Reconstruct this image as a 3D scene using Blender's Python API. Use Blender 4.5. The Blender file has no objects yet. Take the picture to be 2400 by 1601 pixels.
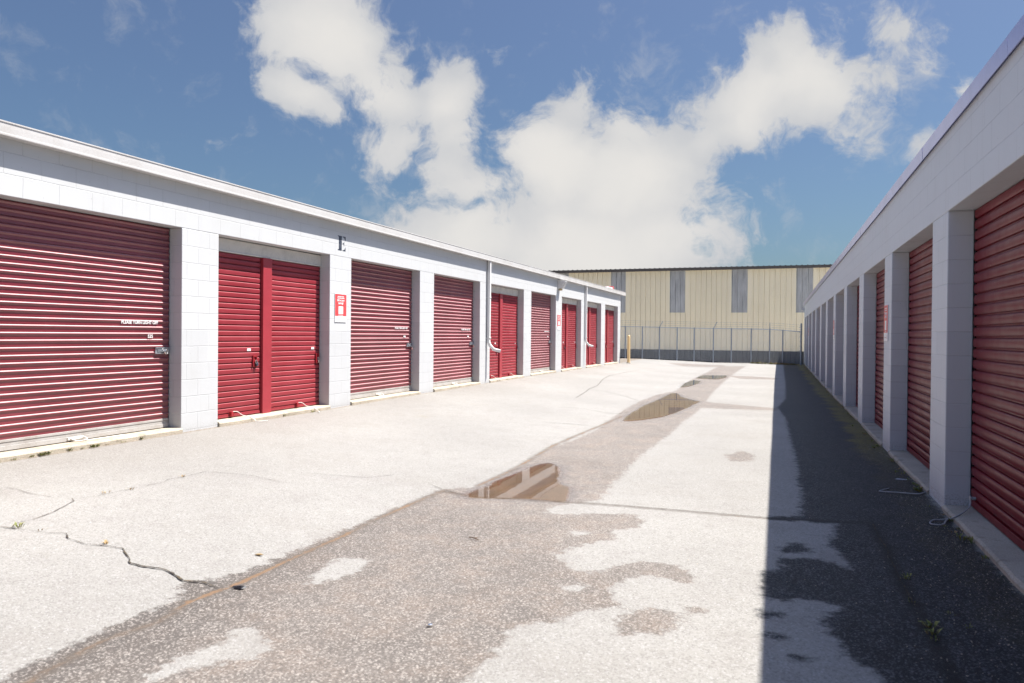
import bpy, bmesh, math, random
import numpy as np
from mathutils import Vector, Matrix
random.seed(7)
SC = bpy.context.scene
COL = SC.collection
# ------------------------------------------------------------------ camera
F = 1880.; CX = 1200.; CY = 800.5; ROLL = .009
_c, _s = math.cos(ROLL), math.sin(ROLL)
_dx, _dy = 1819. - CX, 790. - CY
_ux, _uy = _c*_dx + _s*_dy, -_s*_dx + _c*_dy
PITCH = math.atan(-_uy/F); YAW = math.atan(_ux/(F/math.cos(PITCH)))
fw = Vector((-math.sin(YAW)*math.cos(PITCH), math.cos(YAW)*math.cos(PITCH), -math.sin(PITCH)))
rt = Vector((math.cos(YAW), math.sin(YAW), 0)); up = rt.cross(fw)
def ray(px, py):
    x, y = px-CX, py-CY
    a, b = _c*x + _s*y, -_s*x + _c*y
    return fw*F + rt*a - up*b
cam_d = bpy.data.cameras.new('camera'); cam = bpy.data.objects.new('camera', cam_d); COL.objects.link(cam)
SC.camera = cam
cam_d.sensor_width = 36; cam_d.lens = 36*F/2400; cam_d.clip_end = 3000; cam_d.clip_start = .05
u2 = up*_c - rt*_s; r2 = rt*_c + up*_s          # image rolled clockwise
cam.matrix_world = Matrix(((r2.x, u2.x, -fw.x, 0), (r2.y, u2.y, -fw.y, 0), (r2.z, u2.z, -fw.z, 0), (0, 0, 0, 1)))
cam_d.dof.use_dof = True; cam_d.dof.focus_distance = 13; cam_d.dof.aperture_fstop = 3.5

# ------------------------------------------------------------------ light, sky, exposure
SUN = Vector((1.0, .68, 2.4)).normalized()
sd = bpy.data.lights.new('sun', 'SUN'); so = bpy.data.objects.new('sun', sd); COL.objects.link(so)
sd.energy = 4.2; sd.angle = math.radians(.5); sd.color = (1, .957, .885)
so.rotation_euler = SUN.to_track_quat('Z', 'Y').to_euler()
SC.view_settings.view_transform = 'Standard'; SC.view_settings.look = 'None'
SC.view_settings.gamma = 1; SC.view_settings.exposure = 1.5
W = bpy.data.worlds.new("World"); SC.world = W; W.use_nodes = True
SKY_STRENGTH = .05

class NT:
    def __init__(s, nt): s.nt = nt; nt.nodes.clear()
    def n(s, t, **k):
        nd = s.nt.nodes.new(t)
        for a, v in k.items(): setattr(nd, a, v)
        return nd
    def l(s, a, b): s.nt.links.new(a, b)
    def val(s, inp, v):
        if isinstance(v, (int, float)): inp.default_value = v
        elif isinstance(v, (tuple, list)): inp.default_value = tuple(v) + ((1,) if len(inp.default_value) == 4 and len(v) == 3 else ())
        else: s.l(v, inp)
    def math(s, op, a, b=0., c=None, clamp=False):
        m = s.n('ShaderNodeMath', operation=op); m.use_clamp = clamp
        s.val(m.inputs[0], a); s.val(m.inputs[1], b)
        if c is not None: s.val(m.inputs[2], c)
        return m.outputs[0]
    def mix(s, f, a, b, blend='MIX'):
        m = s.n('ShaderNodeMix', data_type='RGBA', blend_type=blend)
        s.val(m.inputs[0], f); s.val(m.inputs[6], a); s.val(m.inputs[7], b)
        return m.outputs[2]
    def noise(s, vec, scale, detail=2, rough=.5, dim='3D'):
        m = s.n('ShaderNodeTexNoise', noise_dimensions=dim)
        if vec is not None: s.l(vec, m.inputs['Vector'])
        m.inputs['Scale'].default_value = scale; m.inputs['Detail'].default_value = detail; m.inputs['Roughness'].default_value = rough
        return m.outputs['Fac']
    def ramp(s, v, a, b, lo=0., hi=1., smooth=True):
        m = s.n('ShaderNodeMapRange'); m.interpolation_type = 'SMOOTHSTEP' if smooth else 'LINEAR'
        s.val(m.inputs[0], v); s.val(m.inputs[1], a); s.val(m.inputs[2], b); s.val(m.inputs[3], lo); s.val(m.inputs[4], hi)
        return m.outputs[0]
    def vscale(s, vec, sc, loc=(0, 0, 0)):
        m = s.n('ShaderNodeMapping'); s.l(vec, m.inputs[0]); m.inputs['Scale'].default_value = sc; m.inputs['Location'].default_value = loc
        return m.outputs[0]
    def bump(s, h, dist, strength=1.):
        b = s.n('ShaderNodeBump'); s.l(h, b.inputs['Height']); b.inputs['Distance'].default_value = dist; b.inputs['Strength'].default_value = strength
        return b.outputs[0]

def build_world():
    t = NT(W.node_tree)
    out = t.n('ShaderNodeOutputWorld'); bg = t.n('ShaderNodeBackground'); t.l(bg.outputs[0], out.inputs[0])
    bg.inputs[1].default_value = SKY_STRENGTH
    sky = t.n('ShaderNodeTexSky', sky_type='NISHITA'); sky.sun_disc = False
    sky.sun_elevation = math.asin(SUN.z); sky.sun_rotation = math.atan2(SUN.x, SUN.y)
    sky.air_density = 1.0; sky.dust_density = 1.6; sky.ozone_density = 1.6; sky.altitude = 200
    tc = t.n('ShaderNodeTexCoord'); nv = t.n('ShaderNodeVectorMath', operation='NORMALIZE'); t.l(tc.outputs['Generated'], nv.inputs[0])
    sep = t.n('ShaderNodeSeparateXYZ'); t.l(nv.outputs[0], sep.inputs[0])
    az = t.math('ARCTAN2', sep.outputs[0], sep.outputs[1]); el = t.math('ARCSINE', sep.outputs[2])
    cb = t.n('ShaderNodeCombineXYZ'); t.l(az, cb.inputs[0]); t.l(el, cb.inputs[1])
    co = cb.outputs[0]
    nz = t.n('ShaderNodeTexNoise'); t.l(co, nz.inputs['Vector']); nz.inputs['Scale'].default_value = 7; nz.inputs['Detail'].default_value = 5
    vm = t.n('ShaderNodeVectorMath', operation='MULTIPLY_ADD'); t.l(nz.outputs['Color'], vm.inputs[0])
    vm.inputs[1].default_value = (.12, .10, 0); vm.inputs[2].default_value = (0, 0, 0)
    ad = t.n('ShaderNodeVectorMath', operation='ADD'); t.l(co, ad.inputs[0]); t.l(vm.outputs[0], ad.inputs[1])
    ad2 = t.n('ShaderNodeVectorMath', operation='ADD'); t.l(ad.outputs[0], ad2.inputs[0]); ad2.inputs[1].default_value = (-.06, -.05, 0)
    wc = ad2.outputs[0]
    # clouds: centre (as seen), half sizes, tilt, weight
    B = [(770, 90, 175, 130, 15, 1.0), (700, 215, 90, 75, 0, .9), (900, 200, 150, 90, 25, .9), (1060, 230, 90, 105, 0, .95), (1085, 320, 90, 95, 0, .75),
         (930, 330, 110, 90, 0, .8), (890, 400, 60, 45, 0, .35), (1060, 400, 85, 80, 0, .6), (1120, 455, 160, 60, 0, .7), (1100, 560, 200, 90, 0, 1.0),
         (1320, 400, 130, 150, 0, 1.0), (1350, 250, 75, 90, 0, .7), (1460, 330, 110, 80, 35, .8), (1480, 440, 190, 140, 0, 1.1), (1560, 560, 190, 110, 0, .9),
         (1350, 580, 300, 130, 0, 1.1), (1650, 330, 110, 70, -25, .7), (1770, 240, 180, 95, -20, 1.0), (1890, 190, 150, 110, 20, 1.0), (1980, 300, 80, 70, 40, .6),
         (1850, 110, 130, 60, -30, .6), (2060, 60, 190, 60, 20, .5), (1180, 90, 28, 40, 10, .38), (2260, 190, 55, 40, -20, .62), (2130, 355, 34, 45, 0, .5),
         (1700, 470, 50, 70, 0, .4), (1000, 80, 60, 35, 0, .2), (530, 340, 70, 30, -35, .28), (1430, 150, 80, 40, 0, .25), (2280, 60, 90, 50, 0, .42), (2180, 120, 70, 50, 20, .4),
         (1840, 400, 120, 60, 0, .18), (2050, 490, 60, 40, 0, .2), (690, 320, 90, 60, 0, .2), (2010, 180, 110, 90, 0, .45),
         (400, -950, 500, 250, 10, .9), (2100, -700, 600, 250, -10, .9), (-1500, 300, 300, 200, 0, .9), (3300, 200, 350, 300, 0, .9), (1200, -1700, 500, 400, 0, .8)]
    def ae(px, py):
        r = ray(px, py).normalized(); return math.atan2(r.x, r.y), math.asin(r.z)
    acc = None
    for (x, y, rx, ry, tilt, w) in B:
        a, e = ae(x, y); a1, e1 = ae(x+10, y); a2, e2 = ae(x, y-10)
        sx = rx*abs(a1-a)/10*1.25; sy = ry*abs(e2-e)/10*1.25
        mp = t.n('ShaderNodeMapping', vector_type='TEXTURE'); t.l(wc, mp.inputs[0])
        mp.inputs['Location'].default_value = (a, e, 0); mp.inputs['Rotation'].default_value = (0, 0, math.radians(-tilt)); mp.inputs['Scale'].default_value = (sx, sy, 1)
        ln = t.n('ShaderNodeVectorMath', operation='LENGTH'); t.l(mp.outputs[0], ln.inputs[0])
        v = t.ramp(ln.outputs['Value'], 0., 1.45, w, 0.)
        acc = v if acc is None else t.math('SMOOTH_MAX', acc, v, .25)
    d1 = t.noise(wc, 11, 10, .6); d2 = t.noise(wc, 42, 7, .65)
    s1 = t.math('MULTIPLY_ADD', d1, 1.9, -.95); s2 = t.math('MULTIPLY_ADD', d2, .8, -.4)
    dens = t.math('ADD', t.math('ADD', acc, s1), s2)
    gate = t.ramp(acc, .12, .3)
    dens = t.math('MULTIPLY', t.ramp(dens, .2, .66), gate)
    thick = t.ramp(t.math('ADD', acc, t.math('MULTIPLY_ADD', t.noise(wc, 8, 5), .9, -.45)), .3, 1.15)
    ccol = t.mix(thick, (4.1, 4.2, 4.4), (5.7, 5.55, 5.35))
    hz = t.ramp(el, -.02, .62, 1., 0., False)
    tint = t.mix(hz, (.72, .70, .79), (.37, .50, .57))
    tint = t.mix(t.ramp(el, .5, .95), tint, (1.6, 1.85, 2.15))  # overhead sky, out of view, boosted and blued to fill the shade
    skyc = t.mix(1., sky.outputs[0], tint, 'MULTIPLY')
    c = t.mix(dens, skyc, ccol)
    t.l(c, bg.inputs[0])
build_world()

# ------------------------------------------------------------------ helpers
def tag(o, label=None, cat=None, group=None, kind=None):
    if label: o['label'] = label
    if cat: o['category'] = cat
    if group: o['group'] = group
    if kind: o['kind'] = kind
    return o
def empty(name, loc, label, cat, group=None, rz=0):
    o = bpy.data.objects.new(name, None); COL.objects.link(o); o.location = loc; o.rotation_euler = (0, 0, rz); o.empty_display_size = .2
    return tag(o, label, cat, group)
class MB:
    """collects shapes in WORLD coordinates; build() links one mesh (child coordinates follow the parent)"""
    def __init__(s): s.v = []; s.f = []; s.m = []
    def add(s, vs, fs, mi=0):
        k = len(s.v); s.v += [tuple(p) for p in vs]; s.f += [tuple(i+k for i in f) for f in fs]; s.m += [mi]*len(fs); return s
    def box(s, x0, x1, y0, y1, z0, z1, mi=0):
        return s.hexa([(x0, y0, z0), (x1, y0, z0), (x1, y1, z0), (x0, y1, z0), (x0, y0, z1), (x1, y0, z1), (x1, y1, z1), (x0, y1, z1)], mi)
    def hexa(s, p, mi=0):
        return s.add(p, [(0, 3, 2, 1), (4, 5, 6, 7), (0, 1, 5, 4), (1, 2, 6, 5), (2, 3, 7, 6), (3, 0, 4, 7)], mi)
    def tube(s, pts, r, n=8, cap=True, mi=0):
        P = [Vector(p) for p in pts]; R = r if isinstance(r, (list, tuple)) else [r]*len(P)
        vs = []; prev = None
        for i, p in enumerate(P):
            d = (P[min(i+1, len(P)-1)] - P[max(i-1, 0)]).normalized()
            if prev is None: prev = d.orthogonal().normalized()
            a = (prev - d*prev.dot(d)).normalized(); prev = a; b = d.cross(a)
            for k in range(n):
                q = 2*math.pi*k/n; vs.append(p + (a*math.cos(q) + b*math.sin(q))*R[i])
        fs = []
        for i in range(len(P)-1):
            for k in range(n):
                fs.append((i*n+k, i*n+(k+1) % n, (i+1)*n+(k+1) % n, (i+1)*n+k))
        if cap: fs.append(tuple(range(n))[::-1]); fs.append(tuple((len(P)-1)*n+k for k in range(n)))
        return s.add(vs, fs, mi)
    def prism(s, prof, axis, a0, a1, mi=0):
        """closed 2-D profile (list of pairs) swept along 'x','y' or 'z'; a0/a1 may be functions giving end offsets"""
        mk = {'y': lambda p, a: (p[0], a, p[1]), 'x': lambda p, a: (a, p[0], p[1]), 'z': lambda p, a: (p[0], p[1], a)}[axis]
        n = len(prof)
        vs = [mk(p, a0) for p in prof] + [mk(p, a1) for p in prof]
        fs = [(i, (i+1) % n, n+(i+1) % n, n+i) for i in range(n)] + [tuple(range(n))[::-1], tuple(n+i for i in range(n))]
        return s.add(vs, fs, mi)
    def build(s, name, mats, parent=None, smooth=False, bevel=0):
        me = bpy.data.meshes.new(name)
        off = Vector(parent_world(parent)) if parent else Vector((0, 0, 0))
        vs = [(p[0]-off.x, p[1]-off.y, p[2]-off.z) for p in s.v]
        me.from_pydata(vs, [], s.f)
        mats = mats if isinstance(mats, (list, tuple)) else [mats]
        for m in mats: me.materials.append(m)
        me.polygons.foreach_set('material_index', s.m)
        bm = bmesh.new(); bm.from_mesh(me); bmesh.ops.recalc_face_normals(bm, faces=bm.faces); bm.to_mesh(me); bm.free()
        if smooth:
            me.polygons.foreach_set('use_smooth', [True]*len(me.polygons))
            me.set_sharp_from_angle(angle=math.radians(40))
        o = bpy.data.objects.new(name, me); COL.objects.link(o)
        if parent: o.parent = parent
        if bevel:
            b = o.modifiers.new('bevel', 'BEVEL'); b.width = bevel; b.segments = 2; b.limit_method = 'ANGLE'; b.angle_limit = math.radians(50)
        return o
def parent_world(p):
    v = Vector((0, 0, 0))
    while p is not None: v += p.location; p = p.parent
    return v

# ------------------------------------------------------------------ materials
M = {}
def pmat(name, col, rough=.6, metal=0., spec=.5, coat=0., fn=None):
    m = bpy.data.materials.new(name); m.use_nodes = True; t = NT(m.node_tree)
    o = t.n('ShaderNodeOutputMaterial'); b = t.n('ShaderNodeBsdfPrincipled'); t.l(b.outputs[0], o.inputs[0])
    b.inputs['Base Color'].default_value = (*col, 1); b.inputs['Roughness'].default_value = rough; b.inputs['Metallic'].default_value = metal
    b.inputs['Specular IOR Level'].default_value = spec; b.inputs['Coat Weight'].default_value = coat; b.inputs['Coat Roughness'].default_value = .25
    if fn: fn(t, b)
    M[name] = m; return m
def worldpos(t): return t.n('ShaderNodeNewGeometry').outputs['Position']
def dirt(t, b, col, amt=.12, scale=2.5, fine=40, dcol=None):
    p = worldpos(t)
    n = t.math('ADD', t.math('MULTIPLY', t.noise(p, scale, 6, .6), .7), t.math('MULTIPLY', t.noise(p, fine, 3), .3))
    f = t.ramp(n, .42, .68, 0., amt)
    dcol = dcol or tuple(c*.35 for c in col)
    c = t.mix(f, col, dcol); t.l(c, b.inputs['Base Color']); return c, p

def block_wall(z0, shift, base, patches):
    def fn(t, b):
        p = worldpos(t); sp = t.n('ShaderNodeSeparateXYZ'); t.l(p, sp.inputs[0])
        h = t.math('ADD', sp.outputs[0], sp.outputs[1]); h = t.math('ADD', h, shift)
        zz = t.math('ADD', sp.outputs[2], -z0)
        cb = t.n('ShaderNodeCombineXYZ'); t.l(h, cb.inputs[0]); t.l(zz, cb.inputs[1])
        wob = t.n('ShaderNodeTexNoise'); t.l(p, wob.inputs['Vector']); wob.inputs['Scale'].default_value = 9
        wv = t.n('ShaderNodeVectorMath', operation='MULTIPLY_ADD'); t.l(wob.outputs['Color'], wv.inputs[0]); wv.inputs[1].default_value = (.008, .008, 0); t.l(cb.outputs[0], wv.inputs[2])
        br = t.n('ShaderNodeTexBrick'); t.l(wv.outputs[0], br.inputs['Vector']); br.offset = .5; br.squash = 1
        br.inputs['Scale'].default_value = 1; br.inputs['Brick Width'].default_value = .406; br.inputs['Row Height'].default_value = .2035
        br.inputs['Mortar Size'].default_value = .0055; br.inputs['Mortar Smooth'].default_value = .7; br.inputs['Bias'].default_value = 0
        br.inputs['Color1'].default_value = (1, 1, 1, 1); br.inputs['Color2'].default_value = (.93, .93, .93, 1); br.inputs['Mortar'].default_value = (.0, .0, .0, 1)
        n1 = t.noise(p, 1.3, 6, .6); n2 = t.noise(p, 70, 3, .6); n3 = t.noise(p, 320, 2)
        mort = br.outputs['Fac']
        seam = t.math('MULTIPLY', mort, t.ramp(t.noise(p, 3.1, 3), .3, .62, .04, .3))
        c = t.mix(seam, base, tuple(x*.42 for x in base))
        stain = t.math('ADD', t.ramp(n1, .5, .75, 0., .16), t.math('MULTIPLY', t.ramp(t.noise(t.vscale(p, (7, 7, .5)), 1.3, 5, .6), .55, .75, 0., .22), t.ramp(n2, .3, .6, .4, 1.)))
        c = t.mix(stain, c, tuple(x*y for x, y in zip(base, (.72, .68, .62))))
        # repainted lower blocks, a shade darker, and splash dirt at the foot
        row = t.math('FLOOR', t.math('DIVIDE', zz, .2035)); colm = t.math('FLOOR', t.math('DIVIDE', h, .8))
        cc = t.n('ShaderNodeCombineXYZ'); t.l(colm, cc.inputs[0])
        wn = t.n('ShaderNodeTexWhiteNoise', noise_dimensions='3D'); t.l(cc.outputs[0], wn.inputs[0])
        lim = t.math('MULTIPLY_ADD', wn.outputs['Value'], 4.5, patches)
        pf = t.math('MULTIPLY', t.math('LESS_THAN', row, lim), .13)
        c = t.mix(pf, c, tuple(x*y for x, y in zip(base, (.5, .52, .55))))
        foot = t.math('MULTIPLY', t.ramp(zz, -2.52, -2.32, 1., 0.), t.ramp(n2, .45, .65, 0., .6))
        c = t.mix(foot, c, (.2, .17, .14))
        speck = t.math('MULTIPLY', t.math('GREATER_THAN', t.noise(p, 38, 1), .79), .5)
        c = t.mix(speck, c, tuple(x*.4 for x in base))
        t.l(c, b.inputs['Base Color'])
        hgt = t.math('ADD', t.math('MULTIPLY', mort, -1.), t.math('ADD', t.math('MULTIPLY', n2, .35), t.math('MULTIPLY', n3, .2)))
        t.l(t.bump(hgt, .004, .5), b.inputs['Normal'])
    return fn
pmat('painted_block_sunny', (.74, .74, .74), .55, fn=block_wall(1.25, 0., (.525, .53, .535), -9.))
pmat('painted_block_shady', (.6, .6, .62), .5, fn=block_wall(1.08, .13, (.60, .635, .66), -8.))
def redfn(base, fade, cior=2.0, crough=.42, sior=1.5, aniso=.0):
    def fn(t, b):
        b.inputs['Coat IOR'].default_value = cior; b.inputs['Coat Roughness'].default_value = crough
        b.inputs['IOR'].default_value = sior; b.inputs['Anisotropic'].default_value = aniso
        tg = t.n('ShaderNodeCombineXYZ'); tg.inputs[1].default_value = 1; t.l(tg.outputs[0], b.inputs['Tangent'])
        p = worldpos(t)
        n = t.noise(p, 1.1, 5, .6); c = t.mix(t.ramp(n, .35, .7), base, fade)
        oi = t.n('ShaderNodeObjectInfo'); c = t.mix(t.ramp(oi.outputs['Random'], 0., 1., 0., .3, False), c, tuple(x*.55 for x in base))
        v = t.noise(t.vscale(p, (1, 1, 9)), 2.2, 5, .6)
        c = t.mix(t.ramp(v, .5, .75, 0., .25), c, tuple(x*.55 for x in base))
        sc = t.math('MULTIPLY', t.math('GREATER_THAN', t.noise(p, 45, 1), .81), .6)
        c = t.mix(sc, c, (.5, .4, .38)); t.l(c, b.inputs['Base Color'])
        t.l(t.ramp(t.noise(p, 6, 4), .3, .7, b.inputs['Roughness'].default_value-.03, b.inputs['Roughness'].default_value+.04), b.inputs['Roughness'])
        t.l(t.bump(t.noise(t.vscale(p, (1, .3, 1)), 5, 2), .004, .35), b.inputs['Normal'])
    return fn
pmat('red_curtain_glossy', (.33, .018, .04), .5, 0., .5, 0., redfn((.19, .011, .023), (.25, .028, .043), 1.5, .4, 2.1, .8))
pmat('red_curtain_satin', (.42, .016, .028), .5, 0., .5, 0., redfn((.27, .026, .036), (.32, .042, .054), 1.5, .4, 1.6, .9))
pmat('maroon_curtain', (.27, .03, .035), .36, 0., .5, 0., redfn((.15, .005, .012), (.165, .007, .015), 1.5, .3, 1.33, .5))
pmat('red_post', (.45, .016, .028), .45, fn=lambda t, b: dirt(t, b, (.33, .03, .042), .2, 3))
pmat('white_metal', (.72, .72, .72), .4, fn=lambda t, b: dirt(t, b, (.74, .73, .72), .22, 3.5, 60, (.42, .38, .33)))
pmat('pale_gutter', (.60, .57, .53), .38, fn=lambda t, b: dirt(t, b, (.54, .525, .515), .35, 2.2, 50, (.34, .30, .26)))
pmat('coping_metal', (.42, .43, .62), .3, .85, fn=lambda t, b: dirt(t, b, (.46, .47, .72), .25, 2.2, 50))
pmat('header_paint', (.6, .58, .54), .5, fn=lambda t, b: dirt(t, b, (.62, .60, .56), .3, 4))
pmat('bottom_rail', (.5, .49, .46), .45, .0, fn=lambda t, b: dirt(t, b, (.40, .385, .37), .45, 5, 80, (.22, .18, .14)))
pmat('galvanised', (.5, .52, .54), .38, .8, fn=lambda t, b: dirt(t, b, (.5, .52, .55), .3, 8))
pmat('fence_metal', (.42, .45, .49), .5, .35, fn=lambda t, b: dirt(t, b, (.33, .37, .42), .3, 6))
pmat('link_wire', (.6, .62, .65), .45, .0, fn=lambda t, b: dirt(t, b, (.42, .44, .46), .2, 6))
pmat('chrome_lock', (.75, .74, .72), .2, .95, fn=lambda t, b: dirt(t, b, (.75, .74, .72), .3, 60))
pmat('dark_lock', (.08, .09, .12), .35, .5, fn=lambda t, b: dirt(t, b, (.08, .09, .12), .3, 60))
pmat('brass_lock', (.5, .38, .2), .3, .9, fn=lambda t, b: dirt(t, b, (.5, .38, .2), .3, 60))
pmat('latch_red', (.3, .012, .02), .45, fn=lambda t, b: dirt(t, b, (.3, .012, .02), .4, 40))
pmat('dark_trim', (.045, .043, .045), .45, fn=lambda t, b: dirt(t, b, (.075, .062, .055), .3, 3, 20, (.1, .09, .08)))
pmat('wainscot', (.06, .065, .075), .6, fn=lambda t, b: dirt(t, b, (.032, .034, .04), .4, .8, 10, (.018, .018, .02)))
def tanfn(t, b):
    c, p = dirt(t, b, (.84, .74, .54), .18, .6, 12, (.60, .50, .34))
    v = t.ramp(t.noise(t.vscale(p, (3.27, 0, .15)), 1., 3), .35, .7, 0., .14)
    c2 = t.mix(v, c, (.62, .55, .41)); t.l(c2, b.inputs['Base Color'])
pmat('tan_metal', (.62, .52, .34), .5, fn=tanfn)
def skyl(t, b):
    p = worldpos(t); n = t.noise(t.vscale(p, (1.5, 1, .25)), 3, 6, .6)
    c = t.mix(t.ramp(n, .3, .7), (.33, .325, .32), (.48, .475, .47)); t.l(c, b.inputs['Base Color'])
pmat('skylight_panel', (.33, .36, .4), .3, fn=skyl)
pmat('black_paint', (.02, .028, .045), .5, fn=lambda t, b: dirt(t, b, (.02, .028, .05), .4, 12, 60, (.2, .2, .22)))
pmat('white_paint', (.8, .79, .78), .5, fn=lambda t, b: dirt(t, b, (.8, .79, .78), .2, 60))
pmat('sign_red', (.62, .05, .05), .4, fn=lambda t, b: dirt(t, b, (.68, .06, .065), .15, 15, 60, (.6, .2, .18)))
pmat('sign_white', (.82, .82, .82), .4, fn=lambda t, b: dirt(t, b, (.82, .82, .82), .1, 15))
pmat('sign_grey_print', (.5, .42, .42), .4, fn=lambda t, b: dirt(t, b, (.55, .45, .45), .1, 15))
pmat('bollard_paint', (.78, .55, .28), .5, fn=lambda t, b: dirt(t, b, (.78, .56, .28), .3, 9, 60, (.5, .32, .15)))
pmat('rope_white', (.7, .67, .62), .8, fn=lambda t, b: dirt(t, b, (.72, .69, .64), .5, 90, 300, (.3, .26, .22)))
pmat('rope_dirty', (.3, .29, .28), .9, fn=lambda t, b: dirt(t, b, (.42, .41, .41), .5, 90, 300, (.12, .11, .1)))
pmat('dark_void', (.01, .01, .012), .9, fn=lambda t, b: dirt(t, b, (.012, .01, .012), .3, 20))
pmat('lamp_plastic', (.6, .6, .6), .35, fn=lambda t, b: dirt(t, b, (.6, .6, .6), .4, 25, 90, (.35, .33, .3)))
pmat('lamp_glass', (.4, .42, .44), .1, fn=lambda t, b: dirt(t, b, (.42, .43, .44), .3, 30))
pmat('roofing', (.5, .5, .5), .8, fn=lambda t, b: dirt(t, b, (.55, .55, .55), .4, 2))
pmat('red_plastic', (.45, .06, .06), .5, fn=lambda t, b: dirt(t, b, (.5, .08, .08), .3, 20))
def leaf(t, b):
    oi = t.noise(worldpos(t), 25, 3); c = t.mix(t.ramp(oi, .3, .7), (.10, .13, .03), (.26, .24, .06)); t.l(c, b.inputs['Base Color'])
pmat('weed_leaf', (.15, .17, .04), .7, fn=leaf)
pmat('dry_straw', (.3, .2, .09), .8, fn=lambda t, b: dirt(t, b, (.34, .23, .1), .4, 40))
pmat('twig_bark', (.09, .05, .03), .8, fn=lambda t, b: dirt(t, b, (.12, .07, .04), .4, 40))
pmat('black_plastic', (.03, .03, .035), .35, fn=lambda t, b: dirt(t, b, (.03, .03, .035), .4, 40))
pmat('paper_scrap', (.45, .46, .5), .8, fn=lambda t, b: dirt(t, b, (.45, .46, .5), .4, 40))
def concrete(t, b):
    p = worldpos(t); n = t.noise(p, 2.3, 7, .65); g = t.noise(p, 90, 4, .6)
    c = t.mix(t.ramp(n, .35, .7), (.50, .43, .34), (.38, .33, .26)); c = t.mix(t.ramp(g, .35, .7, 0., .5), c, (.2, .17, .13))
    c = t.mix(t.ramp(t.noise(p, 5.5, 5, .6), .55, .7, 0., .55), c, (.15, .13, .09))
    t.l(c, b.inputs['Base Color']); t.l(t.bump(t.math('ADD', g, n), .01, .7), b.inputs['Normal'])
pmat('sill_concrete', (.4, .34, .26), .85, fn=concrete)
def crackfn(t, b):
    p = worldpos(t); n = t.noise(p, 28, 4)
    t.l(t.mix(t.ramp(n, .45, .7), (.028, .022, .016), (.09, .065, .035)), b.inputs['Base Color'])
pmat('crack_dirt', (.05, .035, .02), .9, fn=crackfn)
def seamfn(t, b):
    p = worldpos(t); n = t.noise(p, 30, 5, .65); m = t.noise(p, 3, 3)
    c = t.mix(t.ramp(n, .4, .6), (.12, .075, .035), (.24, .16, .09)); c = t.mix(t.ramp(m, .4, .65, 0., .8), c, (.19, .155, .12)); t.l(c, b.inputs['Base Color'])
pmat('seam_silt', (.15, .1, .05), .85, fn=seamfn)

# ------------------------------------------------------------------ ground
XL, XD, XR = -6.8, -6.985, 1.375
def lerp(x, pts):
    if x <= pts[0][0]: return pts[0][1]
    for (a, va), (b, vb) in zip(pts, pts[1:]):
        if x <= b: return va + (vb-va)*(x-a)/(b-a)
    return pts[-1][1]
def zl(Y): return lerp(Y, [(8, -1.215), (22, -1.2), (36, -1.25), (43, -1.22), (45.5, -1.4), (50, -1.7)])
def zc(Y): return lerp(Y, [(30, -1.46), (42, -1.34), (43, -1.34), (45.5, -1.5), (50, -1.7)])
def zr(Y): return lerp(Y, [(8, -1.455), (26, -1.455), (42, -1.37), (43, -1.37), (45.5, -1.5), (50, -1.7)])
def gz(X, Y): return lerp(X, [(XL, zl(Y)), (-3.05, zc(Y)), (-1.2, zc(Y)), (XR, zr(Y))])
def G(px, py):
    r = ray(px, py); z = -1.45
    for _ in range(12):
        p = r*(z/r.z); z = .5*z + .5*gz(p.x, p.y)
    p = r*(z/r.z); return Vector((p.x, p.y, gz(p.x, p.y)))
def poly(pts): return np.array([tuple(G(*p))[:2] for p in pts])
def psdf(P, q):
    """signed distance (negative inside) of points P (n,2) to closed polygon q"""
    d = np.full(len(P), 1e9); ins = np.zeros(len(P), bool)
    for i in range(len(q)):
        a, b = q[i-1], q[i]; e = b-a; w = P-a
        h = np.clip((w@e)/max(e@e, 1e-9), 0, 1); d = np.minimum(d, np.hypot(*(w-h[:, None]*e).T))
        c = (a[1] > P[:, 1]) != (b[1] > P[:, 1])
        with np.errstate(divide='ignore', invalid='ignore'):
            xi = (b[0]-a[0])*(P[:, 1]-a[1])/(b[1]-a[1])+a[0]
        ins ^= c & (P[:, 0] < xi)
    return np.where(ins, -d, d)
DAMP = [(0, 1597), (90, 1552), (175, 1508), (245, 1474), (330, 1436), (421, 1401), (425, 1382), (431, 1366), (455, 1357), (491, 1359), (575, 1338), (666, 1302), (745, 1268), (800, 1246), (868, 1216), (950, 1182), (1037, 1146),
        (1120, 1140), (1180, 1112), (1240, 1080), (1296, 1048), (1350, 1030), (1401, 1006), (1425, 985), (1472, 955), (1500, 940), (1540, 925), (1580, 918), (1598, 906), (1615, 893), (1633, 884), (1660, 871), (1687, 858),
        (1748, 858), (1725, 872), (1707, 886), (1680, 910), (1661, 930), (1650, 950), (1630, 968), (1605, 985), (1585, 1003), (1567, 1019), (1530, 1045), (1503, 1065), (1470, 1098), (1432, 1136), (1410, 1170), (1330, 1183), (1290, 1187),
        (1279, 1204), (1331, 1206), (1400, 1204), (1480, 1206), (1510, 1218), (1495, 1232), (1440, 1242), (1438, 1250), (1436, 1262), (1390, 1270), (1330, 1285), (1300, 1302), (1345, 1334), (1390, 1340), (1432, 1330),
        (1500, 1312), (1560, 1320), (1615, 1336), (1620, 1366), (1575, 1358), (1530, 1348), (1470, 1354), (1440, 1372), (1425, 1384), (1436, 1404), (1450, 1422), (1400, 1428), (1330, 1440), (1296, 1455), (1210, 1464), (1180, 1484), (1155, 1534), (1122, 1566), (1080, 1601), (1020, 1650), (0, 1800)]
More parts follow.
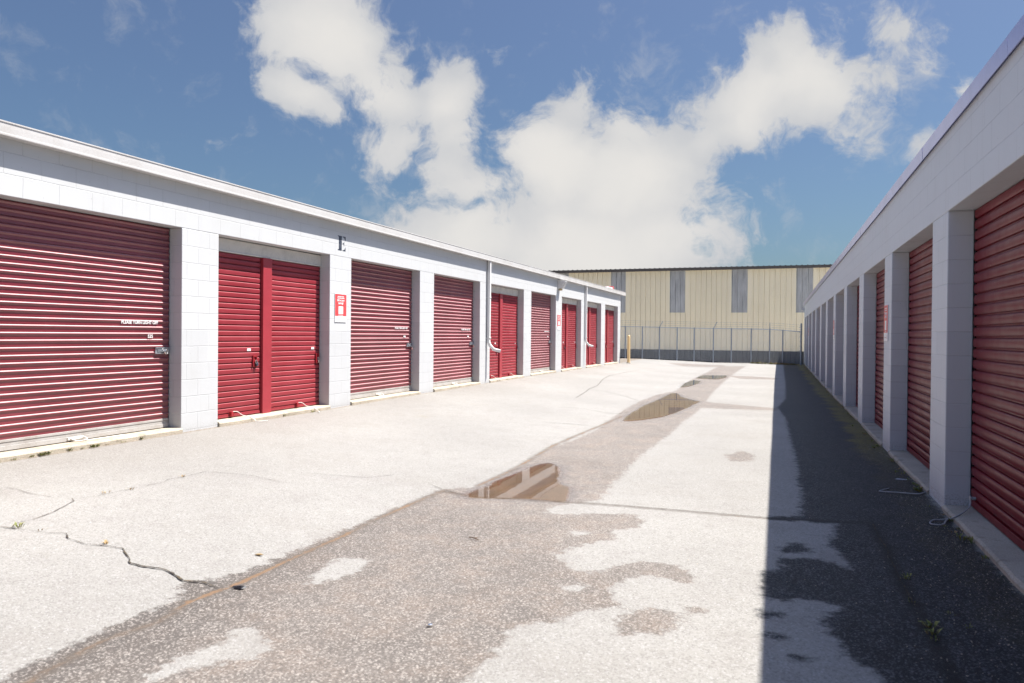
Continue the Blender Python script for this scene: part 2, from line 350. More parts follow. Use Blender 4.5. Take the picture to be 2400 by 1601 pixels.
ISL = [[(717, 1367), (735, 1345), (770, 1312), (815, 1306), (868, 1308), (850, 1330), (805, 1348), (753, 1365)],
       [(315, 1601), (379, 1559), (440, 1530), (508, 1509), (561, 1474), (596, 1467), (631, 1505), (617, 1537), (526, 1552), (420, 1576), (351, 1601), (330, 1640), (290, 1640)],
       [(1303, 1370), (1363, 1365), (1370, 1378), (1331, 1386)], [(1335, 1246), (1372, 1242), (1378, 1252), (1345, 1256)], [(1300, 1294), (1340, 1284), (1400, 1286), (1410, 1294), (1350, 1302)]]
BLOBS = [[(1430, 1461), (1485, 1433), (1536, 1427), (1594, 1440), (1584, 1467), (1543, 1484), (1461, 1484)],
         [(1700, 1066), (1740, 1056), (1768, 1066), (1760, 1080), (1715, 1080)],
         [(1417, 1212), (1470, 1206), (1502, 1214), (1496, 1236), (1440, 1242)],
         [(1640, 940), (1700, 946), (1800, 955), (1826, 957), (1822, 962), (1760, 960), (1690, 958), (1640, 956)],
         [(1700, 880), (1760, 882), (1822, 886), (1822, 890), (1740, 888)],
         [(1600, 1420), (1640, 1424), (1655, 1436), (1620, 1436)],
         [(1560, 850), (1700, 856), (1690, 860), (1600, 858)]]
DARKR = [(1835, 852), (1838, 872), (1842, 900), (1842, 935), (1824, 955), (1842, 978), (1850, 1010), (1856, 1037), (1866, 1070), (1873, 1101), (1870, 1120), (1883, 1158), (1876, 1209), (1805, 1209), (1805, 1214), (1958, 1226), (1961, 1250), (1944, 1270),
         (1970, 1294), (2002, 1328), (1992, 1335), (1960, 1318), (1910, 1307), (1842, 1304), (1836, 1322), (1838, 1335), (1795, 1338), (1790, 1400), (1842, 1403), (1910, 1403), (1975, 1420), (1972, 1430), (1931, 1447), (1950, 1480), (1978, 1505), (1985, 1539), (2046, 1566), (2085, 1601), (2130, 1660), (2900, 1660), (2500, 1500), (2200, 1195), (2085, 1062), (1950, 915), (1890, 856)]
DARKB = [[(1825, 1284), (1850, 1274), (1876, 1270), (1903, 1291), (1842, 1292)], [(1785, 1432), (1830, 1437), (1826, 1444), (1785, 1446)], [(1800, 1486), (1840, 1492), (1836, 1500), (1800, 1494)], [(1860, 1538), (1882, 1540), (1878, 1548), (1862, 1548)]]
PUD = [[(1095, 1158), (1112, 1150), (1147, 1139), (1163, 1128), (1185, 1120), (1204, 1113), (1223, 1105), (1241, 1096), (1264, 1088), (1291, 1086), (1308, 1095), (1311, 1106), (1303, 1122), (1311, 1136), (1332, 1142), (1333, 1155), (1325, 1177), (1278, 1172), (1223, 1169), (1182, 1168), (1142, 1167), (1101, 1166)],
       [(1460, 986), (1477, 970), (1513, 950), (1549, 935), (1574, 922), (1587, 922), (1595, 930), (1620, 937), (1641, 941), (1625, 948), (1605, 958), (1580, 968), (1549, 977), (1508, 983), (1477, 986)],
       [(1595, 908), (1605, 899), (1626, 891.5), (1641, 893), (1636, 899), (1613, 905.5)],
       [(1633, 887), (1646, 880), (1702, 880), (1700, 885), (1682, 889), (1656, 888.4)]]
SEAMS = [[(20, 1620), (63, 1600), (150, 1550), (245, 1499), (375, 1455), (438, 1411), (519, 1380), (575, 1359), (677, 1310), (750, 1278), (800, 1257), (868, 1222), (950, 1187), (1037, 1150)],
         [(1037, 1150), (1100, 1163), (1250, 1173), (1400, 1182), (1600, 1197), (1800, 1213), (2045, 1225)], [(1120, 1138), (1200, 1101), (1296, 1045), (1401, 1000), (1457, 975)],
         [(2045, 1225), (2058, 1255), (2075, 1280), (2105, 1350), (2145, 1420), (2200, 1520), (2250, 1620)]]
def build_ground():
    xs = [-600, -150, -60, -30, -20, -13, -9, -7.6, -7.1] + list(np.arange(-6.95, 1.56, .035)) + [1.7, 2.1, 3, 6, 12, 30, 80, 200, 600]
    ys = [-600, -150, -40, -15, -5, 0, 1.2]; y = 1.8
    while y < 44: ys.append(y); y += max(.022, y*.0095)
    ys += [44, 45, 46, 48, 50, 56, 70, 120, 300, 700, 1500]
    nx, ny = len(xs), len(ys); XX, YY = np.meshgrid(xs, ys); P = np.stack([XX.ravel(), YY.ravel()], 1)
    Z = np.array([gz(a, b) for a, b in P])
    rough = np.array([math.sin(a*2.1+b*.7)*.0025 + math.sin(a*.9-b*1.3)*.003 for a, b in P]); Z = Z + rough - .003
    idx = np.arange(nx*ny).reshape(ny, nx)
    fs = np.stack([idx[:-1, :-1], idx[:-1, 1:], idx[1:, 1:], idx[1:, :-1]], -1).reshape(-1, 4)
    me = bpy.data.meshes.new('ground'); me.from_pydata(np.column_stack([P, Z]).tolist(), [], fs.tolist())
    near = (P[:, 0] > -8) & (P[:, 0] < 3) & (P[:, 1] > 0) & (P[:, 1] < 47)
    def field(fn, default=3.):
        a = np.full(len(P), default); a[near] = fn(P[near]); return np.clip(a, -3, 3)
    def damp(Q):
        d = psdf(Q, poly(DAMP))
        for i in ISL: d = np.maximum(d, -psdf(Q, poly(i)))
        for i in BLOBS: d = np.minimum(d, psdf(Q, poly(i)))
        return d
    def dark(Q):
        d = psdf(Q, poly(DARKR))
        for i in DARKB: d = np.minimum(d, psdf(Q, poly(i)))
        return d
    def pud(Q):
        d = np.full(len(Q), 3.)
        for i in PUD: d = np.minimum(d, psdf(Q, poly(i)))
        return d
    def seam(Q):
        d = np.full(len(Q), 3.)
        for l in SEAMS:
            q = poly(l)
            for a, b in zip(q, q[1:]):
                e = b-a; w = Q-a; h = np.clip((w@e)/(e@e), 0, 1); d = np.minimum(d, np.hypot(*(w-h[:, None]*e).T))
        return d
    for nm, fn in (('damp', damp), ('dark', dark), ('pud', pud), ('seam', seam)):
        at = me.attributes.new(nm, 'FLOAT', 'POINT'); at.data.foreach_set('value', field(fn).astype(np.float32))
    me.polygons.foreach_set('use_smooth', [True]*len(me.polygons))
    o = bpy.data.objects.new('ground', me); COL.objects.link(o); o['kind'] = 'structure'
    def fn(t, b):
        p = worldpos(t); sp = t.n('ShaderNodeSeparateXYZ'); t.l(p, sp.inputs[0])
        def att(n):
            a = t.n('ShaderNodeAttribute'); a.attribute_name = n; return a.outputs['Fac']
        big = t.noise(p, .55, 5, .6); mid = t.noise(p, 4.5, 6, .65); ed = t.noise(p, 11, 6, .7)
        agg = t.n('ShaderNodeTexVoronoi'); t.l(p, agg.inputs['Vector']); agg.inputs['Scale'].default_value = 115
        agc = t.n('ShaderNodeSeparateColor'); t.l(agg.outputs['Color'], agc.inputs[0])
        fine = t.noise(p, 190, 3, .7)
        # dry pavement
        dry = t.mix(t.ramp(big, .3, .7), (.225, .214, .197), (.272, .260, .240))
        dry = t.mix(t.ramp(mid, .45, .75, 0., .4), dry, (.185, .168, .157))
        dry = t.mix(t.ramp(sp.outputs[0], -6.9, -5.3, .45, 0.), dry, (.175, .158, .143))
        dry = t.mix(t.ramp(agc.outputs[0], .5, 1., 0., .6), dry, (.125, .114, .103)); dry = t.mix(t.ramp(t.noise(p, 1.1, 6, .65), .48, .68, 0., .35), dry, (.165, .15, .132))
        dry = t.mix(t.ramp(agc.outputs[1], .8, 1., 0., .5), dry, (.37, .36, .35))
        # damp pavement: warm grey-brown, exposed stones
        dmp = t.mix(t.ramp(big, .35, .65), (.128, .110, .096), (.160, .138, .120))
        dmp = t.mix(t.ramp(mid, .4, .7, 0., .6), dmp, (.21, .16, .125)); dmp = t.mix(t.ramp(t.noise(p, 1.6, 5, .6), .45, .7, 0., .55), dmp, (.10, .083, .07))
        nearw = t.ramp(sp.outputs[1], 3.2, 7.5, .9, 0.)
        nearw = t.math('MULTIPLY', nearw, t.ramp(sp.outputs[0], -3.3, -2.2, 1., .25))
        dmp = t.mix(nearw, dmp, (.045, .038, .033))
        dmp = t.mix(t.ramp(agc.outputs[0], .35, .9, 0., .65), dmp, (.060, .050, .043))
        dmp = t.mix(t.ramp(agc.outputs[1], .62, 1., 0., .75), dmp, (.33, .295, .262))
        w = t.math('ADD', att('damp'), t.math('MULTIPLY_ADD', ed, .34, -.17))
        w = t.math('ADD', w, t.math('MULTIPLY_ADD', fine, .08, -.04))
        fd = t.ramp(w, -.02, .028, 1., 0.)
        col = t.mix(fd, dry, dmp)
        sdst = t.math('ADD', att('seam'), t.math('MULTIPLY_ADD', ed, .07, -.035))
        sband = t.math('MULTIPLY', t.ramp(sdst, .0, .075, .75, 0.), t.ramp(mid, .25, .6, .4, 1.))
        col = t.mix(sband, col, (.075, .058, .043))
        thr = t.math('ADD', att('seam'), t.math('MULTIPLY_ADD', t.noise(p, 23, 4), .05, -.034))
        col = t.mix(t.math('MULTIPLY', t.ramp(thr, .0, .016, 1., 0.), t.ramp(t.noise(p, 2.2, 3), .38, .6, .15, .8)), col, (.17, .095, .045))
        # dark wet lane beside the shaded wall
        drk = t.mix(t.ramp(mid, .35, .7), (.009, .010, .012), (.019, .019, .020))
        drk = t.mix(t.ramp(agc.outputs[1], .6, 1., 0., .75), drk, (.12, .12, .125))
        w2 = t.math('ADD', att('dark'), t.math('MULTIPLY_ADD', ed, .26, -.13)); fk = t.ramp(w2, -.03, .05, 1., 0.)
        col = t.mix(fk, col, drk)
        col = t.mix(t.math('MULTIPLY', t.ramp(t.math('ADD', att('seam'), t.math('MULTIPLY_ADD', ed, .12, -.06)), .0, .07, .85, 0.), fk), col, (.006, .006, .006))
        # moss and grit creeping out from the foot of the right wall
        m1 = t.noise(p, 1.4, 5, .65); m2 = t.noise(p, 40, 4, .7)
        mw = t.math('ADD', t.ramp(sp.outputs[0], .75, 1.36, 0., 1.), t.math('MULTIPLY_ADD', m1, 1.7, -.95))
        mf = t.math('MULTIPLY', t.ramp(mw, .15, .6), t.ramp(m2, .38, .55, .25, 1.))
        mf = t.math('MULTIPLY', mf, t.math('LESS_THAN', sp.outputs[0], 1.6)); mf = t.math('MULTIPLY', mf, t.ramp(sp.outputs[1], 8.5, 14., .12, 1.))
        col = t.mix(t.math('MULTIPLY', mf, .9), col, t.mix(m1, (.07, .06, .012), (.24, .18, .035)))
        lm = t.math('MULTIPLY', t.ramp(sp.outputs[0], -6.72, -6.79, 0., 1.), t.ramp(m2, .4, .6, .2, .9)); col = t.mix(lm, col, (.13, .09, .05))
        # silt bed of the puddles and wet rim
        pd = t.math('ADD', att('pud'), t.math('MULTIPLY_ADD', ed, .12, -.06))
        col = t.mix(t.ramp(pd, -.02, .03, .9, 0.), col, t.mix(t.ramp(mid, .3, .7), (.16, .105, .07), (.10, .07, .05)))
        col = t.mix(t.ramp(sp.outputs[1], 44.6, 45.4), col, (.52, .49, .44))   # hidden ground past the fence, made pale to bounce light onto the warehouse
        col = t.mix(t.ramp(sp.outputs[1], -5., -3.5, 1., 0.), col, (.055, .055, .055))   # unseen ground behind the camera, darkened to cut bounce light into the shade
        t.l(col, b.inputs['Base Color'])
        rim = t.ramp(t.math('ADD', pd, t.math('MULTIPLY', fine, .25)), .1, .34, 1., 0.)
        r = t.mix(fd, (.9,)*3, (.72,)*3); r = t.mix(fk, r, (.62,)*3); r = t.mix(rim, r, (.22,)*3)
        t.l(r, b.inputs['Roughness']); t.l(t.math('MULTIPLY_ADD', fk, -.3, .5), b.inputs['Specular IOR Level'])
        h = t.math('ADD', t.math('MULTIPLY', agc.outputs[2], .5), t.math('ADD', fine, t.math('MULTIPLY', mid, .4)))
        bm_ = t.n('ShaderNodeBump'); t.l(h, bm_.inputs['Height']); bm_.inputs['Distance'].default_value = .0035
        t.l(t.ramp(rim, 0., 1., .9, .25), bm_.inputs['Strength']); t.l(bm_.outputs[0], b.inputs['Normal'])
    me.materials.append(pmat('pavement', (.35, .33, .3), .85, fn=fn))
build_ground()

def ribbon(mb, pts, w, jit=.25, sub=.06, lift=.004, mi=0):
    """flat jagged strip lying on the ground along picked points (already world points)"""
    P = []
    for a, b in zip(pts, pts[1:]):
        n = max(1, int((b-a).length/sub))
        for i in range(n): P.append(a.lerp(b, i/n) + Vector((random.uniform(-1, 1), random.uniform(-1, 1), 0))*w*.5*(1 if i else .3))
    P.append(pts[-1]); L = []; R = []
    for i, p in enumerate(P):
        d = (P[min(i+1, len(P)-1)]-P[max(i-1, 0)]); d.z = 0; d.normalize(); s = Vector((-d.y, d.x, 0))
        e = min(1, i/3+.15, (len(P)-1-i)/3+.15)*w*.5
        for side, k in ((L, 1), (R, -1)):
            q = p + s*k*e*random.uniform(1-jit*2, 1+jit*2); side.append((q.x, q.y, gz(q.x, q.y)+lift+math.sin(q.x*2.1+q.y*.7)*.0025 + math.sin(q.x*.9-q.y*1.3)*.003))
    n = len(P); mb.add(L+R, [(i, i+1, n+i+1, n+i) for i in range(n-1)], mi)
mb = MB(); g = lambda l: [G(*p) for p in l]
C1 = [(-20, 1232), (60, 1242), (100, 1248), (155, 1250), (160, 1262), (200, 1276), (245, 1279), (288, 1286), (292, 1295), (303, 1310), (306, 1321), (330, 1327), (385, 1335), (410, 1348), (430, 1361), (480, 1366), (515, 1380)]
ribbon(mb, g(C1), .007, .45, .035); ribbon(mb, g(C1[9:]), .011, .5, .03, .005)
ribbon(mb, g([(-10, 1141), (40, 1147), (65, 1156), (125, 1166), (168, 1168), (174, 1175), (155, 1185), (125, 1201), (85, 1215), (35, 1228), (25, 1241)]), .0045, .45, .04)
ribbon(mb, g([(172, 1170), (230, 1163), (260, 1156), (310, 1146), (385, 1130), (395, 1124), (430, 1118), (480, 1106), (505, 1107), (590, 1115), (660, 1132)]), .004, .45, .04)
for l in ([(1350, 932), (1375, 917), (1380, 912), (1400, 904), (1413, 889), (1430, 880), (1500, 866)], [(1300, 955), (1362, 958), (1450, 970), (1470, 966)], [(1375, 912), (1420, 918), (1470, 930), (1500, 940)],
          [(1280, 990), (1350, 995), (1400, 1000), (1425, 1004)], [(995, 1128), (1037, 1147), (1090, 1158)], [(1500, 866), (1560, 873), (1640, 880)], [(700, 1108), (860, 1120), (950, 1110)], [(1180, 935), (1230, 943), (1285, 940)], [(1600, 852), (1660, 850), (1750, 856)]):
    ribbon(mb, g(l), .005 if l[0][0] < 1250 else .011, .45)
ribbon(mb, g([(2045, 1225), (2058, 1255), (2075, 1280), (2105, 1350), (2145, 1420)]), .008, .5, .03)
ribbon(mb, g([(1037, 1150), (1100, 1163), (1250, 1173), (1400, 1182), (1600, 1197), (1800, 1213), (2045, 1225)]), .006, .5, .03)
o = mb.build('pavement_cracks', [M['crack_dirt'], M['seam_silt']]); o['kind'] = 'structure'

# puddle water
def waterfn():
    m = bpy.data.materials.new('puddle_water'); m.use_nodes = True; t = NT(m.node_tree)
    o = t.n('ShaderNodeOutputMaterial'); mx = t.n('ShaderNodeMixShader'); tr = t.n('ShaderNodeBsdfTransparent'); gl = t.n('ShaderNodeBsdfGlossy'); fr = t.n('ShaderNodeFresnel')
    fr.inputs['IOR'].default_value = 1.36; gl.inputs['Roughness'].default_value = .015; tr.inputs[0].default_value = (.92, .86, .78, 1)
    nz = t.noise(t.vscale(worldpos(t), (1, .6, 1)), 3, 2); t.l(t.bump(nz, .0008, .5), gl.inputs['Normal'])
    t.l(fr.outputs[0], mx.inputs[0]); t.l(tr.outputs[0], mx.inputs[1]); t.l(gl.outputs[0], mx.inputs[2]); t.l(mx.outputs[0], o.inputs[0]); M['puddle_water'] = m
waterfn()
PL = []
for q in PUD:
    pts = [G(*p) for p in q]; n = len(pts); out = []
    for i in range(n):
        a, b = pts[i-1], pts[i]; k = max(1, int((b-a).length/.12))
        for j in range(k):
            v = a.lerp(b, j/k); out.append(v + Vector((random.uniform(-1, 1), random.uniform(-1, 1), 0))*.012*(1+v.y/12))
    z = max(p.z for p in pts)*.5+sum(p.z for p in pts)/n*.5 + .004
    out = [(p.x, p.y, z) for p in out]; mb = MB(); mb.add(out, [tuple(range(len(out)))]); PL.append(mb)
for k, mb in enumerate(PL):
    o = mb.build('puddle', M['puddle_water']); o['kind'] = 'structure'

# ------------------------------------------------------------------ roll-up doors
def curtain(mb, x, s, y0, y1, z0, z1, kind):
    """corrugated sheet: x = plane, s = +1/-1 outward direction, swept along Y"""
    if kind == 'wave':   # rounded rib over a flat step
        pitch = .0745; prof = [(0, -.003), (.02, .0006), (.07, .0056), (.14, .0104), (.21, .0136), (.26, .0146), (.31, .0135), (.36, .0095), (.42, .0045), (.48, .0020), (.55, .0010), (.72, .0010), (.955, .0010), (.97, -.003)]
    elif kind == 'slat':
        pitch = .0745; prof = [(0, -.012), (.02, .000), (.06, .0052), (.12, .0085), (.20, .0094), (.55, .0080), (.80, .0066), (.83, -.004), (.85, -.014), (.97, -.014)]
    else:
        pitch = .090; prof = [(0, -.004), (.03, .003), (.08, .0070), (.2, .0102), (.4, .0112), (.6, .0098), (.76, .0066), (.82, .003), (.845, -.006), (.86, -.013), (.975, -.013)]
    n = int(round((z1-z0)/pitch)); pitch = (z1-z0)/n; L = []
    for i in range(n):
        for a, d in prof: L.append((d, z1-(i+a)*pitch))
    L.append((0, z0))
    if y0 > y1: y0, y1 = y1, y0
    seg = 9; m = len(L); vs = []
    rr = random.Random(int(y0*100)); ph = [rr.uniform(0, 6.28) for _ in range(4)]
    for j in range(seg):
        y = y0+(y1-y0)*j/(seg-1)
        for d, z in L:
            w = .0022*math.sin(2.1*y+ph[0]+z*3)+.0015*math.sin(5.3*z+ph[1]); w *= min(1, j, seg-1-j)
            vs.append((x+s*(d+w), y, z))
    fs = [(j*m+i, j*m+i+1, (j+1)*m+i+1, (j+1)*m+i) for j in range(seg-1) for i in range(m-1)]
    mb.add(vs, fs)
def text_mesh(txt, size, x, y, z, s, mat, parent, name='lettering', bold=.0, spacing=1., extr=.0012):
    """lettering standing on plane X=x reading for a viewer outside; s=+1 faces +X (reads towards +Y), centre y,z"""
    cu = bpy.data.curves.new('t', 'FONT'); cu.body = txt; cu.size = size; cu.offset = bold; cu.align_x = 'CENTER'; cu.align_y = 'CENTER'; cu.space_character = spacing; cu.extrude = extr; cu.space_line = .9
    ob = bpy.data.objects.new('t', cu); COL.objects.link(ob)
    me = bpy.data.meshes.new_from_object(ob.evaluated_get(bpy.context.evaluated_depsgraph_get())); bpy.data.objects.remove(ob)
    mb = MB(); off = []
    for v in me.vertices:
        a, b, c = v.co
        mb.v.append((x+s*c, y+s*a, z+b))
    mb.f = [tuple(p.vertices) for p in me.polygons]; mb.m = [0]*len(mb.f)
    return mb.build(name, mat, parent)
def rope(mb, pts, r=.006):
    P = [Vector(p) for p in pts]; out = []
    for i in range(len(P)-1):
        a, b, c, d = P[max(i-1, 0)], P[i], P[i+1], P[min(i+2, len(P)-1)]
        for k in range(6):
            u = k/6; out.append(.5*((2*b)+(c-a)*u+(2*a-5*b+4*c-d)*u*u+(3*b-a-3*c+d)*u**3))
    out.append(P[-1]); mb.tube(out, r, 7)
def padlock(x, s, y, z, style, label, rot=0.):
    e = empty('padlock', (x, y, z), label, 'padlock', 'padlocks on the storage doors')
    if style == 'disc':
        b = MB(); n = 20; r = .033
        ring = lambda xx, rr: [(x+s*xx, y+rr*math.cos(2*math.pi*k/n), z+rr*math.sin(2*math.pi*k/n)) for k in range(n)]
        vs = ring(.004, r*.9)+ring(.009, r)+ring(.02, r)+ring(.026, r*.85)+ring(.027, r*.55)+ring(.025, r*.5)+ring(.025, r*.12)
        fs = [(j*n+k, j*n+(k+1) % n, (j+1)*n+(k+1) % n, (j+1)*n+k) for j in range(6) for k in range(n)]+[tuple(range(n)), tuple(6*n+k for k in range(n))]
        b.add(vs, fs); b.build('lock_body', M['chrome_lock'], e, True)
        c = MB(); c.tube([(x+s*.014, y-r*.2, z+r*.6), (x+s*.014, y-r*1.1, z+r*1.0), (x+s*.012, y-r*1.5, z+r*.3), (x+s*.014, y-r*.8, z-r*.2)], .005, 8); c.build('shackle', M['galvanised'], e, True)
        k = MB(); k.box(x+s*.0262, x+s*.0285, y-.0035, y+.0035, z-.004, z+.004); k.build('keyhole', M['dark_void'], e)
    else:
        mat = M['brass_lock'] if style == 'brass' else (M['dark_lock'] if style == 'dark' else M['chrome_lock'])
        b = MB()
        def R(dy, dz): return (y+dy*math.cos(rot)-dz*math.sin(rot), z+dy*math.sin(rot)+dz*math.cos(rot))
        q = [R(-.022, -.075), R(.022, -.075), R(.024, -.03), R(-.024, -.03)]
        b.hexa([(x+s*.012, *q[0]), (x+s*.038, *q[0]), (x+s*.038, *q[1]), (x+s*.012, *q[1]), (x+s*.012, *q[3]), (x+s*.038, *q[3]), (x+s*.038, *q[2]), (x+s*.012, *q[2])])
        b.build('lock_body', mat, e, bevel=.004)
        c = MB(); pts = [(x+s*.025, *R(-.015, -.032)), (x+s*.025, *R(-.015, -.006)), (x+s*.025, *R(-.008, .006)), (x+s*.025, *R(0, .010)), (x+s*.025, *R(.008, .006)), (x+s*.025, *R(.015, -.006)), (x+s*.025, *R(.015, -.032))]
        c.tube(pts, .004, 8); c.build('shackle', M['chrome_lock'], e, True)
    return e
def latch_bar(x, s, y0, y1, z, door, mat):
    """slide latch: backing plate with two folded lips, slider and staple"""
    b = MB(); b.box(x+s*.016, x+s*.020, y0, y1, z-.038, z+.038); b.box(x+s*.02, x+s*.032, y0, y1, z+.030, z+.038); b.box(x+s*.02, x+s*.032, y0, y1, z-.038, z-.030)
    b.box(x+s*.0205, x+s*.027, y0+(y1-y0)*.15, y1-.004, z-.014, z+.012)
    b.tube([(x+s*.027, y0+(y1-y0)*.5, z-.012), (x+s*.05, y0+(y1-y0)*.5, z-.004), (x+s*.05, y0+(y1-y0)*.5, z+.014), (x+s*.027, y0+(y1-y0)*.5, z+.02)], .004, 6)
    return b.build('latch', mat, door, bevel=.0015)
def latch_box(x, s, y, z, door, mat):
    b = MB(); b.box(x+s*.009, x+s*.013, y-.045, y+.045, z-.09, z+.07); b.box(x+s*.0135, x+s*.03, y-.045, y-.030, z-.09, z+.07); b.box(x+s*.0135, x+s*.03, y+.030, y+.045, z-.09, z+.07)
    b.box(x+s*.0135, x+s*.026, y-.029, y+.029, z+.048, z+.07); b.box(x+s*.0135, x+s*.022, y-.014, y+.05, z-.02, z+.002)
    return b.build('latch', mat, door, bevel=.0015)


# ------------------------------------------------------------------ left building
Y0L, Y1L = -6.1, 36.55
PL_ = [(-6.1, -5.43), (-2.6, -1.93), (.9, 1.57), (4.43, 5.1), (7.93, 8.6), (11.3, 11.98), (14.72, 15.42), (18.16, 18.88), (21.7, 22.43), (25.19, 25.95), (28.75, 29.6), (32.29, 33.08), (35.91, 36.55)]
KL = ['slat', 'wave', 'slat', 'A', 'B', 'C', 'D', 'E', 'F', 'G', 'H', 'I']
zbL = lambda Y: 1.235+.002*Y
ztL = lambda Y: 1.885+.0036*Y      # roof / gutter top
zgL = lambda Y: 1.757+.0027*Y      # gutter bottom
BL = empty('storage_building', (XL-4, 15, -1.2), 'long white block storage building on the left with sunlit red doors and white gutter', 'storage building')
for (a, b) in PL_:
    mb = MB(); mb.hexa([(XL-.19, a, zl(a)-.25), (XL, a, zl(a)-.25), (XL, b, zl(b)-.25), (XL-.19, b, zl(b)-.25), (XL-.19, a, zbL(a)), (XL, a, zbL(a)), (XL, b, zbL(b)), (XL-.19, b, zbL(b))])
    mb.build('pillar', M['painted_block_sunny'], BL, bevel=.007)
mb = MB(); mb.hexa([(XL-.20, Y0L, zbL(Y0L)), (XL, Y0L, zbL(Y0L)), (XL, Y1L, zbL(Y1L)), (XL-.20, Y1L, zbL(Y1L)), (XL-.20, Y0L, ztL(Y0L)-.02), (XL, Y0L, ztL(Y0L)-.02), (XL, Y1L, ztL(Y1L)-.02), (XL-.20, Y1L, ztL(Y1L)-.02)])
mb.box(XL-8.2, XL-8, Y0L, Y1L, -1.5, 2.2)
mb.hexa([(XL-8, Y1L-.2, -1.5), (XL-.191, Y1L-.2, -1.5), (XL-.191, Y1L, -1.5), (XL-8, Y1L, -1.5), (XL-8, Y1L-.2, 2.2), (XL-.191, Y1L-.2, 1.99), (XL-.191, Y1L, 1.99), (XL-8, Y1L, 2.2)])
mb.hexa([(XL-8, Y0L, -1.5), (XL-.191, Y0L, -1.5), (XL-.191, Y0L+.2, -1.5), (XL-8, Y0L+.2, -1.5), (XL-8, Y0L, 2.2), (XL-.191, Y0L, 1.86), (XL-.191, Y0L+.2, 1.86), (XL-8, Y0L+.2, 2.2)])
mb.build('wall', M['painted_block_sunny'], BL, bevel=.006)
mb = MB(); mb.hexa([(XL-8.4, Y0L-.2, 2.16), (XL+.012, Y0L-.2, ztL(Y0L)-.018), (XL+.012, Y1L+.6, ztL(Y1L)-.018), (XL-8.4, Y1L+.6, 2.16), (XL-8.4, Y0L-.2, 2.24), (XL+.012, Y0L-.2, ztL(Y0L)+.012), (XL+.012, Y1L+.6, ztL(Y1L)+.012), (XL-8.4, Y1L+.6, 2.24)])
mb.build('roof', M['roofing'], BL)
def gutter():
    mb = MB(); segs = [(Y0L-.2, 2.6), (2.6, 11.72), (11.72, 24.8), (24.8, Y1L+.72)]
    for k, (a, b) in enumerate(segs):
        d = .0025*(k % 2)
        def prof(Y):
            t, q = ztL(Y), zgL(Y); h = t-q
            return [(XL+.004, q+.004), (XL+.106+d, q-.0), (XL+.112+d, q+.004), (XL+.1125+d, q+.02), (XL+.110+d, q+.024), (XL+.1115+d, q+.6*h), (XL+.1115+d, t-.018), (XL+.118+d, t-.012), (XL+.118+d, t), (XL+.106+d, t+.002), (XL+.102, t-.012), (XL+.004, t-.012)]
        A, B_ = prof(a+.003), prof(b); n = len(A)
        mb.add([(p[0], a+.003, p[1]) for p in A]+[(p[0], b, p[1]) for p in B_], [(i, (i+1) % n, n+(i+1) % n, n+i) for i in range(n)]+[tuple(range(n))[::-1], tuple(n+i for i in range(n))])
    return mb.build('gutter', M['pale_gutter'], BL)
gutter()
def downspout(Y):
    mb = MB(); w = .075
    z1 = zgL(Y)+.004; z2 = -.18
    path = [(XL+.058, Y, z1), (XL+.05, Y, z2), (XL+.075, Y+.02, z2-.09), (XL+.16, Y+.07, z2-.19), (XL+.30, Y+.16, z2-.23)]
    vs = []; P = [Vector(p) for p in path]
    for i, p in enumerate(P):
        d = (P[min(i+1, 4)]-P[max(i-1, 0)]).normalized(); sd_ = Vector((0, 1, 0)); sd_ = (sd_-d*sd_.dot(d)).normalized(); f = d.cross(sd_)
        for a, b in ((-1, -1), (1, -1), (1, 1), (-1, 1)): vs.append(p+sd_*a*w*.55+f*b*w*.45)
    fs = [(i*4+k, i*4+(k+1) % 4, i*4+4+(k+1) % 4, i*4+4+k) for i in range(4) for k in range(4)]+[(0, 1, 2, 3)]
    mb.add(vs, fs)
    e = P[4]; d = (P[4]-P[3]).normalized(); q = [v-d*.002 for v in vs[16:20]]
    for zz in (.9, -.1): mb.box(XL+.001, XL+.098, Y-w*.62, Y+w*.62, zz, zz+.025)
    o = mb.build('downspout', M['white_metal'], BL, bevel=.006)
    k = MB(); k.add([v-d*.006 for v in vs[16:20]], [(0, 1, 2, 3)]); k.build('spout_opening', M['dark_void'], o)
downspout(18.66); downspout(29.3)

